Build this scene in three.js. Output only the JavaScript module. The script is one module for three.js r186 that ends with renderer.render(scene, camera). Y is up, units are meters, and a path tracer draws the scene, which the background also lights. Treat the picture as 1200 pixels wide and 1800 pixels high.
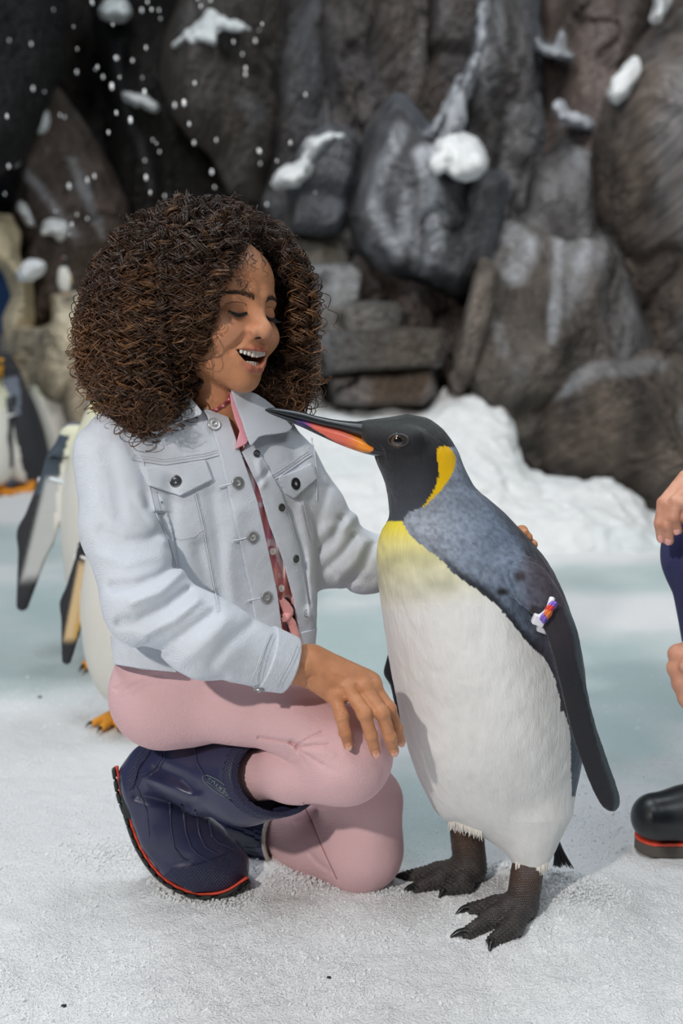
import * as THREE from 'three';
import { mergeGeometries } from 'three/addons/utils/BufferGeometryUtils.js';
import { RoundedBoxGeometry } from 'three/addons/geometries/RoundedBoxGeometry.js';
import { RectAreaLightUniformsLib } from 'three/addons/lights/RectAreaLightUniformsLib.js';
import { FontLoader } from 'three/addons/loaders/FontLoader.js';
import { TextGeometry } from 'three/addons/geometries/TextGeometry.js';

// ---------------------------------------------------------------- camera, light, exposure
const FPX = 2000, EYE = 0.95, PITCH = 12.68 * Math.PI / 180, EYE_Z = 1.7;
const scene = new THREE.Scene();
scene.background = new THREE.Color(0x0b0d10);
const camera = new THREE.PerspectiveCamera(2 * Math.atan(900 / FPX) * 180 / Math.PI, 2 / 3, 0.05, 60);
camera.position.set(0, EYE, EYE_Z);
camera.rotation.x = -PITCH;
camera.focus = 1.56; camera.userData.fStop = 2.8;
const renderer = new THREE.WebGLRenderer({ antialias: true });
renderer.toneMapping = THREE.LinearToneMapping;
renderer.toneMappingExposure = 1.25;
renderer.shadowMap.enabled = true;
RectAreaLightUniformsLib.init();
const SPOTS = [  // both out of view: one lights girl and penguin, one the bank and rocks
  { label: 'unseen lamp out of view in front of the ice floor, placed to light the girl and the penguin', color: 0xfff7f0, power: 27, at: [-1.9, 3.0, 3.4], aim: [0.0, 0.3, 0.0], angle: 0.62, size: 4 },
  { label: 'unseen lamp out of view above the ice, placed to light the snow bank and rocks', color: 0xfff6ee, power: 13, at: [0.5, 3.7, 0.3], aim: [0.95, 0.9, -3.0], angle: 0.66, size: 14 },
];
const CEIL = { color: 0xeff6fb, y: 4.3 };
const CEILING_SPOTS = [[-1.2, 1.6, 5.6, 'above the snow to the left in front of the girl'], [1.5, 1.6, 5.4, 'above the snow to the right in front of the penguin'], [-1.2, -1.2, 7.0, 'above the ice floor between the girl and the flock'], [1.5, -1.2, 7.6, 'above the ice floor between the penguin and the rocks']];  // panels out of view, placed for soft cool light from overhead

// ---------------------------------------------------------------- maths
const SP = Math.sin(PITCH), CP = Math.cos(PITCH);
const clamp = (x, a = 0, b = 1) => x < a ? a : x > b ? b : x;
const lerp = (a, b, t) => a + (b - a) * t;
const sstep = (a, b, x) => { const t = clamp((x - a) / (b - a)); return t * t * (3 - 2 * t); };
const hyp = Math.hypot;
let seedState = 7;
const rnd = () => { seedState = (seedState + 0x6d2b79f5) | 0; let t = Math.imul(seedState ^ (seedState >>> 15), 1 | seedState); t = (t + Math.imul(t ^ (t >>> 7), 61 | t)) ^ t; return ((t ^ (t >>> 14)) >>> 0) / 4294967296; };
const rr = (a, b) => a + (b - a) * rnd();
const S = (r, g, b) => { const f = (c) => { c /= 255; return c <= 0.04045 ? c / 12.92 : Math.pow((c + 0.055) / 1.055, 2.4); }; return [f(r), f(g), f(b)]; };   // sRGB 0..255 to linear
const mix3 = (a, b, t) => [lerp(a[0], b[0], t), lerp(a[1], b[1], t), lerp(a[2], b[2], t)];
function hash(x, y, z) { let h = Math.imul(x, 374761393) ^ Math.imul(y, 668265263) ^ Math.imul(z, 2147483647 ^ 1274126177); h = Math.imul(h ^ (h >>> 13), 1274126177); return ((h ^ (h >>> 16)) >>> 0) / 4294967296; }
function noise(x, y, z) {
  const i = Math.floor(x), j = Math.floor(y), k = Math.floor(z); let u = x - i, v = y - j, w = z - k;
  u = u * u * (3 - 2 * u); v = v * v * (3 - 2 * v); w = w * w * (3 - 2 * w);
  const a = lerp(lerp(hash(i, j, k), hash(i + 1, j, k), u), lerp(hash(i, j + 1, k), hash(i + 1, j + 1, k), u), v);
  const b = lerp(lerp(hash(i, j, k + 1), hash(i + 1, j, k + 1), u), lerp(hash(i, j + 1, k + 1), hash(i + 1, j + 1, k + 1), u), v);
  return lerp(a, b, w) * 2 - 1;
}
const fbm = (x, y, z, n = 4) => { let s = 0, a = 0.5; for (let i = 0; i < n; i++) { s += a * noise(x, y, z); x = x * 2.03 + 3.1; y = y * 2.03 + 1.7; z = z * 2.03 + 5.3; a *= 0.5; } return s; };
const ridged = (x, y, z, n = 4) => { let s = 0, a = 0.5; for (let i = 0; i < n; i++) { s += a * (1 - 2 * Math.abs(noise(x, y, z))); x = x * 2.1 + 3.1; y = y * 2.1 + 1.7; z = z * 2.1 + 5.3; a *= 0.5; } return s; };

// The work space for shapes: metres, X right, Y down, Z away, axes parallel to the lens. A rigid turn takes it to the world.
const TO_WORLD = new THREE.Matrix4().set(1, 0, 0, 0, 0, -CP, -SP, EYE, 0, SP, -CP, EYE_Z, 0, 0, 0, 1);
const TO_VIEW = TO_WORLD.clone().invert();
const V = (px, py, z) => [(px - 600) / FPX * z, (py - 900) / FPX * z, z];
const zOnLevel = (py, h) => (EYE - h) / (SP + (py - 900) / FPX * CP);         // depth at which a sight line meets the height h
const VG = (px, py, h = 0) => V(px, py, zOnLevel(py, h));
const W = (v) => new THREE.Vector3(...v).applyMatrix4(TO_WORLD);
const fromWorld = (x, y, z) => new THREE.Vector3(x, y, z).applyMatrix4(TO_VIEW).toArray();
const heightOf = (v) => EYE - v[1] * CP - v[2] * SP;
const PX = (X, Z) => 600 + FPX * X / Z, PY = (Y, Z) => 900 + FPX * Y / Z;

// ---------------------------------------------------------------- signed distances
const smin = (a, b, k) => { const h = Math.max(k - Math.abs(a - b), 0) / k; return Math.min(a, b) - h * h * k * 0.25; };
const smax = (a, b, k) => -smin(-a, -b, k);
function capsule(a, b, ra, rb = ra) {
  const [ax, ay, az] = a, dx = b[0] - ax, dy = b[1] - ay, dz = b[2] - az, l2 = dx * dx + dy * dy + dz * dz || 1e-9;
  return (x, y, z) => { const qx = x - ax, qy = y - ay, qz = z - az; let t = (qx * dx + qy * dy + qz * dz) / l2; t = t < 0 ? 0 : t > 1 ? 1 : t; const ex = qx - dx * t, ey = qy - dy * t, ez = qz - dz * t; return Math.sqrt(ex * ex + ey * ey + ez * ez) - ra - (rb - ra) * t; };
}
const ball = (c, r) => (x, y, z) => hyp(x - c[0], y - c[1], z - c[2]) - r;
function ellipsoid(c, r, rot) {                                            // rot: THREE.Matrix3 elements of the own axes (columns) or none
  const m = Math.min(...r);
  return (x, y, z) => { let a = x - c[0], b = y - c[1], d = z - c[2]; if (rot) { const e = rot; const p = e[0] * a + e[1] * b + e[2] * d, q = e[3] * a + e[4] * b + e[5] * d, s = e[6] * a + e[7] * b + e[8] * d; a = p; b = q; d = s; } const k0 = hyp(a / r[0], b / r[1], d / r[2]), k1 = hyp(a / (r[0] * r[0]), b / (r[1] * r[1]), d / (r[2] * r[2])); return k1 < 1e-6 ? -m : k0 * (k0 - 1) / k1; };
}
const blend = (k, ...fs) => (x, y, z) => { let d = fs[0](x, y, z); for (let i = 1; i < fs.length; i++) d = smin(d, fs[i](x, y, z), k); return d; };
const chain = (pts, rs, k = 0.006) => blend(k, ...pts.slice(1).map((p, i) => capsule(pts[i], p, rs[i], rs[i + 1])));
function outline(pts, smooth = 0) {                                          // closed outline, optional Catmull-Rom subdivision
  if (!smooth) return pts;
  const n = pts.length, out = [];
  for (let i = 0; i < n; i++) { const a = pts[(i + n - 1) % n], b = pts[i], c = pts[(i + 1) % n], d = pts[(i + 2) % n]; for (let s = 0; s < smooth; s++) { const t = s / smooth, t2 = t * t, t3 = t2 * t; out.push([0, 1].map((k) => 0.5 * (2 * b[k] + (c[k] - a[k]) * t + (2 * a[k] - 5 * b[k] + 4 * c[k] - d[k]) * t2 + (3 * b[k] - a[k] - 3 * c[k] + d[k]) * t3))); } }
  return out;
}
function poly(pts) {                                                          // signed distance to a closed outline, negative inside
  const n = pts.length, xs = pts.map((p) => p[0]), ys = pts.map((p) => p[1]);
  return (x, y) => {
    let d = 1e18, inside = false;
    for (let i = 0, j = n - 1; i < n; j = i++) {
      const ex = xs[j] - xs[i], ey = ys[j] - ys[i], wx = x - xs[i], wy = y - ys[i]; let t = (wx * ex + wy * ey) / (ex * ex + ey * ey); t = t < 0 ? 0 : t > 1 ? 1 : t;
      const bx = wx - ex * t, by = wy - ey * t, q = bx * bx + by * by; if (q < d) d = q;
      if ((ys[i] > y) !== (ys[j] > y) && x < ex * (y - ys[i]) / ey + xs[i]) inside = !inside;
    }
    return inside ? -Math.sqrt(d) : Math.sqrt(d);
  };
}
function polyline(pts) {                                                      // distance to an open line in the plane
  return (x, y) => { let d = 1e18; for (let i = 1; i < pts.length; i++) { const [ax, ay] = pts[i - 1], ex = pts[i][0] - ax, ey = pts[i][1] - ay, wx = x - ax, wy = y - ay; const t = clamp((wx * ex + wy * ey) / (ex * ex + ey * ey)); const q = (wx - ex * t) ** 2 + (wy - ey * t) ** 2; if (q < d) d = q; } return Math.sqrt(d); };
}
function curve1(pts) {                                                        // smooth function through (t, value) pairs, monotone between them
  const n = pts.length, m = [];
  for (let i = 0; i < n; i++) { const s0 = i ? (pts[i][1] - pts[i - 1][1]) / (pts[i][0] - pts[i - 1][0]) : null, s1 = i < n - 1 ? (pts[i + 1][1] - pts[i][1]) / (pts[i + 1][0] - pts[i][0]) : null; m.push(s0 === null ? s1 : s1 === null ? s0 : (s0 + s1) / 2); }
  return (t) => { if (t <= pts[0][0]) return pts[0][1] + (t - pts[0][0]) * m[0]; if (t >= pts[n - 1][0]) return pts[n - 1][1] + (t - pts[n - 1][0]) * m[n - 1]; let i = 1; while (pts[i][0] < t) i++; const [a, va] = pts[i - 1], [b, vb] = pts[i], h = b - a, u = (t - a) / h, u2 = u * u, u3 = u2 * u; return va * (2 * u3 - 3 * u2 + 1) + m[i - 1] * h * (u3 - 2 * u2 + u) + vb * (3 * u2 - 2 * u3) + m[i] * h * (u3 - u2); };
}

// ---------------------------------------------------------------- surface nets: a mesh from a signed distance
function nets(f, lo, hi, h, { color, uv, lip = 1.5, world = true, base, newton = 1 } = {}) {
  const nx = Math.ceil((hi[0] - lo[0]) / h) + 1, ny = Math.ceil((hi[1] - lo[1]) / h) + 1, nz = Math.ceil((hi[2] - lo[2]) / h) + 1, N = nx * ny * nz;
  if (N > 6e7) throw new Error('grid too large ' + [nx, ny, nz]);
  const F = new Float32Array(N), B = 6, sy = nx, sz = nx * ny;
  for (let k0 = 0; k0 < nz; k0 += B) for (let j0 = 0; j0 < ny; j0 += B) for (let i0 = 0; i0 < nx; i0 += B) {
    const c = f(lo[0] + (i0 + B / 2 - 0.5) * h, lo[1] + (j0 + B / 2 - 0.5) * h, lo[2] + (k0 + B / 2 - 0.5) * h), far = Math.abs(c) > 0.87 * B * h * lip;
    for (let k = k0; k < Math.min(k0 + B, nz); k++) for (let j = j0; j < Math.min(j0 + B, ny); j++) for (let i = i0; i < Math.min(i0 + B, nx); i++) F[i + j * sy + k * sz] = far ? c : f(lo[0] + i * h, lo[1] + j * h, lo[2] + k * h);
  }
  for (let k = 0; k < nz; k++) for (let j = 0; j < ny; j++) for (let i = 0; i < nx; i++) if (!i || !j || !k || i === nx - 1 || j === ny - 1 || k === nz - 1) { const q = i + j * sy + k * sz; if (F[q] < 1e-5) F[q] = 1e-5; }
  const id = new Int32Array(N).fill(-1), P = [], I = [], off = [0, 1, sy, sy + 1, sz, sz + 1, sz + sy, sz + sy + 1], EDGES = [[0, 1], [2, 3], [4, 5], [6, 7], [0, 2], [1, 3], [4, 6], [5, 7], [0, 4], [1, 5], [2, 6], [3, 7]];
  for (let k = 0; k < nz - 1; k++) for (let j = 0; j < ny - 1; j++) for (let i = 0; i < nx - 1; i++) {
    const q = i + j * sy + k * sz; let neg = 0; for (let c = 0; c < 8; c++) if (F[q + off[c]] < 0) neg++;
    if (!neg || neg === 8) continue;
    let x = 0, y = 0, z = 0, n = 0;
    for (const [a, b] of EDGES) { const fa = F[q + off[a]], fb = F[q + off[b]]; if ((fa < 0) === (fb < 0)) continue; const t = fa / (fa - fb); x += (a & 1) + ((b & 1) - (a & 1)) * t; y += (a >> 1 & 1) + ((b >> 1 & 1) - (a >> 1 & 1)) * t; z += (a >> 2) + ((b >> 2) - (a >> 2)) * t; n++; }
    id[q] = P.length / 3; P.push(lo[0] + (i + x / n) * h, lo[1] + (j + y / n) * h, lo[2] + (k + z / n) * h);
  }
  const quad = (a, b, c, d, flip) => { if (a < 0 || b < 0 || c < 0 || d < 0) return; if (flip) I.push(a, c, b, a, d, c); else I.push(a, b, c, a, c, d); };
  for (let k = 1; k < nz - 1; k++) for (let j = 1; j < ny - 1; j++) for (let i = 1; i < nx - 1; i++) {
    const q = i + j * sy + k * sz, s = F[q] < 0;
    if (s !== (F[q + 1] < 0)) quad(id[q - sy - sz], id[q - sz], id[q], id[q - sy], !s);
    if (s !== (F[q + sy] < 0)) quad(id[q - 1 - sz], id[q - 1], id[q], id[q - sz], !s);
    if (s !== (F[q + sz] < 0)) quad(id[q - 1 - sy], id[q - sy], id[q], id[q - 1], !s);
  }
  const n = P.length / 3, Nn = new Float32Array(n * 3), e = h * 0.45;
  for (let i = 0; i < n; i++) {
    for (let it = 0; it <= newton; it++) {
      const x = P[i * 3], y = P[i * 3 + 1], z = P[i * 3 + 2];
      let gx = f(x + e, y, z) - f(x - e, y, z), gy = f(x, y + e, z) - f(x, y - e, z), gz = f(x, y, z + e) - f(x, y, z - e); const l = hyp(gx, gy, gz) || 1e-9; gx /= l; gy /= l; gz /= l;
      if (it < newton) { const d = clamp(f(x, y, z) / Math.max(l / (2 * e), 0.3), -h * 0.6, h * 0.6); P[i * 3] -= gx * d; P[i * 3 + 1] -= gy * d; P[i * 3 + 2] -= gz * d; }
      else { Nn[i * 3] = gx; Nn[i * 3 + 1] = gy; Nn[i * 3 + 2] = gz; }
    }
  }
  const g = new THREE.BufferGeometry(); const pos = Float32Array.from(P);
  const uvs = new Float32Array(n * 2), cols = color ? new Float32Array(n * 3) : null;
  for (let i = 0; i < n; i++) {
    const x = pos[i * 3], y = pos[i * 3 + 1], z = pos[i * 3 + 2];
    if (uv) { const t = uv(x, y, z, Nn[i * 3], Nn[i * 3 + 1], Nn[i * 3 + 2]); uvs[i * 2] = t[0]; uvs[i * 2 + 1] = t[1]; } else { uvs[i * 2] = x + 0.55 * z; uvs[i * 2 + 1] = -y + 0.45 * z; }
    if (color) { const c = color(x, y, z, Nn[i * 3], Nn[i * 3 + 1], Nn[i * 3 + 2]); cols[i * 3] = c[0]; cols[i * 3 + 1] = c[1]; cols[i * 3 + 2] = c[2]; }
  }
  g.setAttribute('position', new THREE.BufferAttribute(pos, 3)); g.setAttribute('normal', new THREE.BufferAttribute(Nn, 3)); g.setAttribute('uv', new THREE.BufferAttribute(uvs, 2));
  if (color) g.setAttribute('color', new THREE.BufferAttribute(cols, 3));
  g.setIndex(I);
  // winding is made to agree with the normals
  const ix = g.index.array; let agree = 0; for (let t = 0; t < Math.min(ix.length, 600); t += 3) { const [a, b, c] = [ix[t] * 3, ix[t + 1] * 3, ix[t + 2] * 3]; const ux = pos[b] - pos[a], uy = pos[b + 1] - pos[a + 1], uz = pos[b + 2] - pos[a + 2], vx = pos[c] - pos[a], vy = pos[c + 1] - pos[a + 1], vz = pos[c + 2] - pos[a + 2]; agree += Math.sign((uy * vz - uz * vy) * Nn[a] + (uz * vx - ux * vz) * Nn[a + 1] + (ux * vy - uy * vx) * Nn[a + 2]); }
  if (agree < 0) for (let t = 0; t < ix.length; t += 3) { const s = ix[t + 1]; ix[t + 1] = ix[t + 2]; ix[t + 2] = s; }
  if (world) g.applyMatrix4(TO_WORLD);
  triangles += ix.length / 3;
  return g;
}
let triangles = 0;
// first surface point of f along a sight line
function hitFront(f, px, py, z0 = 1.2, z1 = 2.4) {
  let z = z0; const dx = (px - 600) / FPX, dy = (py - 900) / FPX, l = hyp(dx, dy, 1);
  for (let i = 0; i < 260 && z < z1; i++) { const d = f(dx * z, dy * z, z); if (d < 0.0002) break; z += Math.max(d * 0.6, 0.0004) / l; }
  return z;
}
function largest(g) {                                                        // keeps the biggest connected piece of a mesh
  const ix = g.index.array, n = g.attributes.position.count, up = Int32Array.from({ length: n }, (_, i) => i), find = (a) => { while (up[a] !== a) { up[a] = up[up[a]]; a = up[a]; } return a; };
  for (let t = 0; t < ix.length; t += 3) { const a = find(ix[t]); up[find(ix[t + 1])] = a; up[find(ix[t + 2])] = a; }
  const size = new Map(); for (let t = 0; t < ix.length; t += 3) { const a = find(ix[t]); size.set(a, (size.get(a) ?? 0) + 1); }
  let best = -1, most = 0; for (const [a, c] of size) if (c > most) { most = c; best = a; }
  const keep = []; for (let t = 0; t < ix.length; t += 3) if (find(ix[t]) === best) keep.push(ix[t], ix[t + 1], ix[t + 2]);
  g.setIndex(keep); return g;
}
const grad = (f, x, y, z, e = 0.0015) => { const g = [f(x + e, y, z) - f(x - e, y, z), f(x, y + e, z) - f(x, y - e, z), f(x, y, z + e) - f(x, y, z - e)], l = hyp(...g) || 1; return g.map((c) => c / l); };
const gradAt = (f, p, e) => grad(f, p[0], p[1], p[2], e);
// a line of pixels laid on the front of f: points in the work space lifted off the surface
function drape(f, pts, lift = 0.0005, step = 6, z0, z1) {
  const out = [];
  for (let i = 1; i < pts.length; i++) { const a = pts[i - 1], b = pts[i], n = Math.max(1, Math.round(hyp(b[0] - a[0], b[1] - a[1]) / step)); for (let s = i === 1 ? 0 : 1; s <= n; s++) { const px = lerp(a[0], b[0], s / n), py = lerp(a[1], b[1], s / n), z = hitFront(f, px, py, z0, z1), p = V(px, py, z), g = gradAt(f, p); out.push(p.map((c, k) => c + g[k] * lift)); } }
  return out;
}
function tube(pts, r, { sides = 6, closed = false, segs, taper, world = true, flat } = {}) {
  const c = new THREE.CatmullRomCurve3(pts.map((p) => p.isVector3 ? p : world ? W(p) : new THREE.Vector3(...p)), closed);
  const n = segs ?? Math.max(4, pts.length * 2), g = new THREE.TubeGeometry(c, n, r, sides, closed);
  if (taper) { const p = g.attributes.position, ring = sides + 1; for (let i = 0; i <= n; i++) { const k = taper(i / n), o = c.getPointAt(Math.min(1, i / n)); for (let s = 0; s < ring; s++) { const q = i * ring + s; p.setXYZ(q, lerp(o.x, p.getX(q), k), lerp(o.y, p.getY(q), k), lerp(o.z, p.getZ(q), k)); } } }
  triangles += g.index.count / 3;
  return g;
}

// ---------------------------------------------------------------- naming and grouping
const used = new Map();
const numbered = (name) => { const n = used.get(name) ?? 0; used.set(name, n + 1); return n ? name + '_' + String(n).padStart(3, '0') : name; };
const shade = (o) => { o.castShadow = true; o.receiveShadow = true; return o; };
function thing(name, label, category, at = [0, 0, 0], group) {
  const o = new THREE.Group(); o.name = numbered(name); o.position.set(...at); o.userData = { label, category }; if (group) o.userData.group = group; scene.add(o); return o;
}
const worldPosOf = (o) => { const p = new THREE.Vector3(); for (let q = o; q; q = q.parent) p.add(q.position); return p; };
function part(name, geometry, material, parent, label) {                      // geometry comes in world metres and is moved to its parent's axes
  const g = Array.isArray(geometry) ? mergeGeometries(geometry.map((q) => { const r = q.index ? q.toNonIndexed() : q.clone(); return r; })) : geometry;
  const o = shade(new THREE.Mesh(g, material)); o.name = numbered(name);
  const w = worldPosOf(parent); g.translate(-w.x, -w.y, -w.z); parent.add(o); if (label) o.userData.label = label; return o;
}
function single(name, geometry, material, label, category, group) {
  geometry.computeBoundingBox(); const b = geometry.boundingBox, c = [(b.min.x + b.max.x) / 2, b.min.y, (b.min.z + b.max.z) / 2];
  geometry.translate(-c[0], -c[1], -c[2]); const o = shade(new THREE.Mesh(geometry, material)); o.name = numbered(name); o.position.set(...c); o.userData = { label, category }; if (group) o.userData.group = group; scene.add(o); return o;
}
function struct(name, geometry, material) { const o = shade(new THREE.Mesh(geometry, material)); o.name = name; o.userData = { kind: 'structure' }; scene.add(o); return o; }

// ---------------------------------------------------------------- textures and materials
function dataMap(w, h, fn, { srgb = false, repeat } = {}) {
  const d = new Uint8Array(w * h * 4); for (let y = 0; y < h; y++) for (let x = 0; x < w; x++) { const c = fn(x / w, y / h), i = (y * w + x) * 4; for (let k = 0; k < 3; k++) d[i + k] = clamp((Array.isArray(c) ? c[k] : c)) * 255; d[i + 3] = 255; }
  const t = new THREE.DataTexture(d, w, h); t.magFilter = t.minFilter = THREE.LinearFilter; t.wrapS = t.wrapT = THREE.RepeatWrapping; if (srgb) t.colorSpace = THREE.SRGBColorSpace; if (repeat) t.repeat.set(...repeat); t.needsUpdate = true; return t;
}
function tileNoise(n, seed) { return (u, v) => { const x = u * n, y = v * n, i = Math.floor(x), j = Math.floor(y); let a = x - i, b = y - j; a = a * a * (3 - 2 * a); b = b * b * (3 - 2 * b); const q = (p, r) => hash(((p % n) + n) % n, ((r % n) + n) % n, seed); return lerp(lerp(q(i, j), q(i + 1, j), a), lerp(q(i, j + 1), q(i + 1, j + 1), a), b); }; }
const again = (t, sx, sy) => { const c = t.clone(); c.repeat.set(sx, sy); c.needsUpdate = true; return c; };
const mat = (o) => new THREE.MeshStandardMaterial({ roughness: 0.8, ...o });
const phys = (o) => new THREE.MeshPhysicalMaterial({ roughness: 0.8, ...o });
const lin = (c) => new THREE.Color().setRGB(c[0], c[1], c[2]);
const rgb = (r, g, b) => lin(S(r, g, b));
// ---------------------------------------------------------------- unseen lamps, placed to light the girl, the penguins and the rocks
for (const K of SPOTS) {
  const spot = new THREE.SpotLight(K.color, K.power, 0, K.angle, 0.6, 2);
  const lamp = thing('spotlight', K.label, 'spotlight', K.at);
  const at = new THREE.Vector3(...K.at), dir = new THREE.Vector3(...K.aim).sub(at).normalize(), q = new THREE.Quaternion().setFromUnitVectors(new THREE.Vector3(0, 1, 0), dir);
  const black = mat({ color: 0x111111, roughness: 0.5, metalness: 0.4 });
  const can = new THREE.LatheGeometry([[0, -0.2], [0.09, -0.2], [0.11, -0.16], [0.11, 0.02], [0.13, 0.02], [0.13, 0.05], [0.105, 0.05], [0.1, -0.02], [0, -0.02]].map((p) => new THREE.Vector2(...p)), 32).applyQuaternion(q);
  const m = shade(new THREE.Mesh(can, black)); m.name = numbered('lamp_housing'); lamp.add(m);
  const lens = new THREE.Mesh(new THREE.CircleGeometry(0.098, 32).rotateX(-Math.PI / 2).applyQuaternion(q), mat({ color: 0xffffff, emissive: K.color, emissiveIntensity: 3 })); lens.name = numbered('lens'); lamp.add(lens);
  const len = 4.35 - K.at[1], rod = shade(new THREE.Mesh(new THREE.CylinderGeometry(0.012, 0.012, len, 12).translate(0, len / 2, 0), black)); rod.name = numbered('hanging_rod'); lamp.add(rod);
  spot.position.copy(at).addScaledVector(dir, 0.07); spot.target.position.set(...K.aim); spot.castShadow = true; spot.shadow.radius = K.size; scene.add(spot, spot.target);
}
for (const [x, z, power, where] of CEILING_SPOTS) {
  const o = thing('unseen_ceiling_light', 'unseen square ceiling panel placed to light the scene from ' + where, 'light', [x, CEIL.y, z], 'unseen ceiling light panels'), s = 1.3;
  const frame = new THREE.Shape([[-s / 2 - .04, -s / 2 - .04], [s / 2 + .04, -s / 2 - .04], [s / 2 + .04, s / 2 + .04], [-s / 2 - .04, s / 2 + .04]].map((p) => new THREE.Vector2(...p)));
  frame.holes.push(new THREE.Path([[-s / 2, -s / 2], [-s / 2, s / 2], [s / 2, s / 2], [s / 2, -s / 2]].map((p) => new THREE.Vector2(...p))));
  const f = shade(new THREE.Mesh(new THREE.ExtrudeGeometry(frame, { depth: 0.06, bevelEnabled: false }).rotateX(Math.PI / 2), mat({ color: 0x9aa0a4, roughness: 0.5 }))); f.name = numbered('frame'); f.position.y = 0.0; o.add(f);
  const d = new THREE.Mesh(new THREE.BoxGeometry(s, 0.02, s).translate(0, -0.02, 0), mat({ color: 0xffffff, emissive: CEIL.color, emissiveIntensity: 1.5 })); d.name = numbered('diffuser'); o.add(d);
  const l = new THREE.RectAreaLight(CEIL.color, power, s, s); l.position.set(x, CEIL.y - 0.065, z); l.lookAt(x, 0, z); scene.add(l);
}
// ---------------------------------------------------------------- shell of the hall
const stoneGrey = mat({ color: rgb(92, 92, 92), roughness: 0.95 });
struct('ceiling', new THREE.BoxGeometry(8.4, 0.2, 10.8).translate(0, 4.45, -1.0), mat({ color: rgb(120, 124, 128), roughness: 0.95 }));
struct('wall_left', new THREE.BoxGeometry(0.2, 5.2, 10.8).translate(-4.1, 1.9, -1.0), mat({ color: rgb(62, 92, 132), roughness: 0.9 }));
struct('wall_right', new THREE.BoxGeometry(0.2, 5.2, 10.8).translate(4.1, 1.9, -1.0), stoneGrey);
struct('wall_front', new THREE.BoxGeometry(8.4, 5.2, 0.2).translate(0, 1.9, 4.4), stoneGrey);

// ---------------------------------------------------------------- snow floor
const snowBump = (() => { const a = tileNoise(16, 1), b = tileNoise(64, 2), c = tileNoise(128, 3), d = tileNoise(256, 4); return dataMap(512, 512, (u, v) => 0.25 * a(u, v) + 0.25 * b(u, v) + 0.3 * c(u, v) + 0.25 * d(u, v) ** 2); })();
const snowMat = phys({ color: 0xffffff, vertexColors: true, roughness: 0.7, bumpMap: again(snowBump, 4.5, 4.5), bumpScale: 0.0045, specularIntensity: 0.6 });
const SNOW = [0.78, 0.795, 0.805], ICE = [0.46, 0.57, 0.57];
const gp = (px, py) => { const w = W(VG(px, py)); return [w.x, w.z]; };
const icePatches = [[gp(300, 1050), 0.75, 0.5], [gp(620, 1120), 0.42, 0.42], [gp(60, 1130), 0.7, 0.42], [gp(740, 1420), 0.14, 0.2], [gp(1120, 1180), 0.45, 0.35], [gp(1050, 1290), 0.22, 0.25], [gp(560, 840), 0.6, 0.5], [gp(1100, 1010), 0.5, 0.22], [gp(80, 950), 0.9, 0.3]];
function iceAt(x, z) { let s = 0; const w = 0.3 * fbm(x * 2.6, 0.3, z * 5, 4) + 0.1 * fbm(x * 11, 3.3, z * 16, 2); for (const [[cx, cz], rx, rz] of icePatches) { const d = hyp((x - cx) / rx, (z - cz) / rz) + w * 1.6; s = Math.max(s, 1 - sstep(0.5, 1.15, d)); } return s; }
const lumpAt = [[gp(360, 1600), 0.09, 0.012], [gp(300, 1560), 0.05, 0.014], [gp(520, 1560), 0.12, 0.012], [gp(640, 1590), 0.08, 0.008], [gp(960, 1590), 0.12, 0.012]];
function groundY(x, z) {
  const ice = iceAt(x, z), near = sstep(-1.2, 0.2, z);
  let y = 0.006 * fbm(x * 19, 8.5, z * 19, 3) * (1 - 0.8 * ice) + 0.012 * fbm(x * 5, 1.5, z * 5, 3) * (1 - 0.5 * ice) + 0.02 * fbm(x * 1.3, 7.5, z * 1.3, 2);
  y += near * (1 - 0.75 * ice) * (0.0034 * fbm(x * 42, 2.5, z * 42, 2) + 0.0036 * Math.max(0, fbm(x * 85, 4.5, z * 85, 2)) );
  for (const [[cx, cz], r, a] of lumpAt) y += a * Math.exp(-((x - cx) ** 2 + (z - cz) ** 2) / (r * r));
  return y - 0.006;
}
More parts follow.
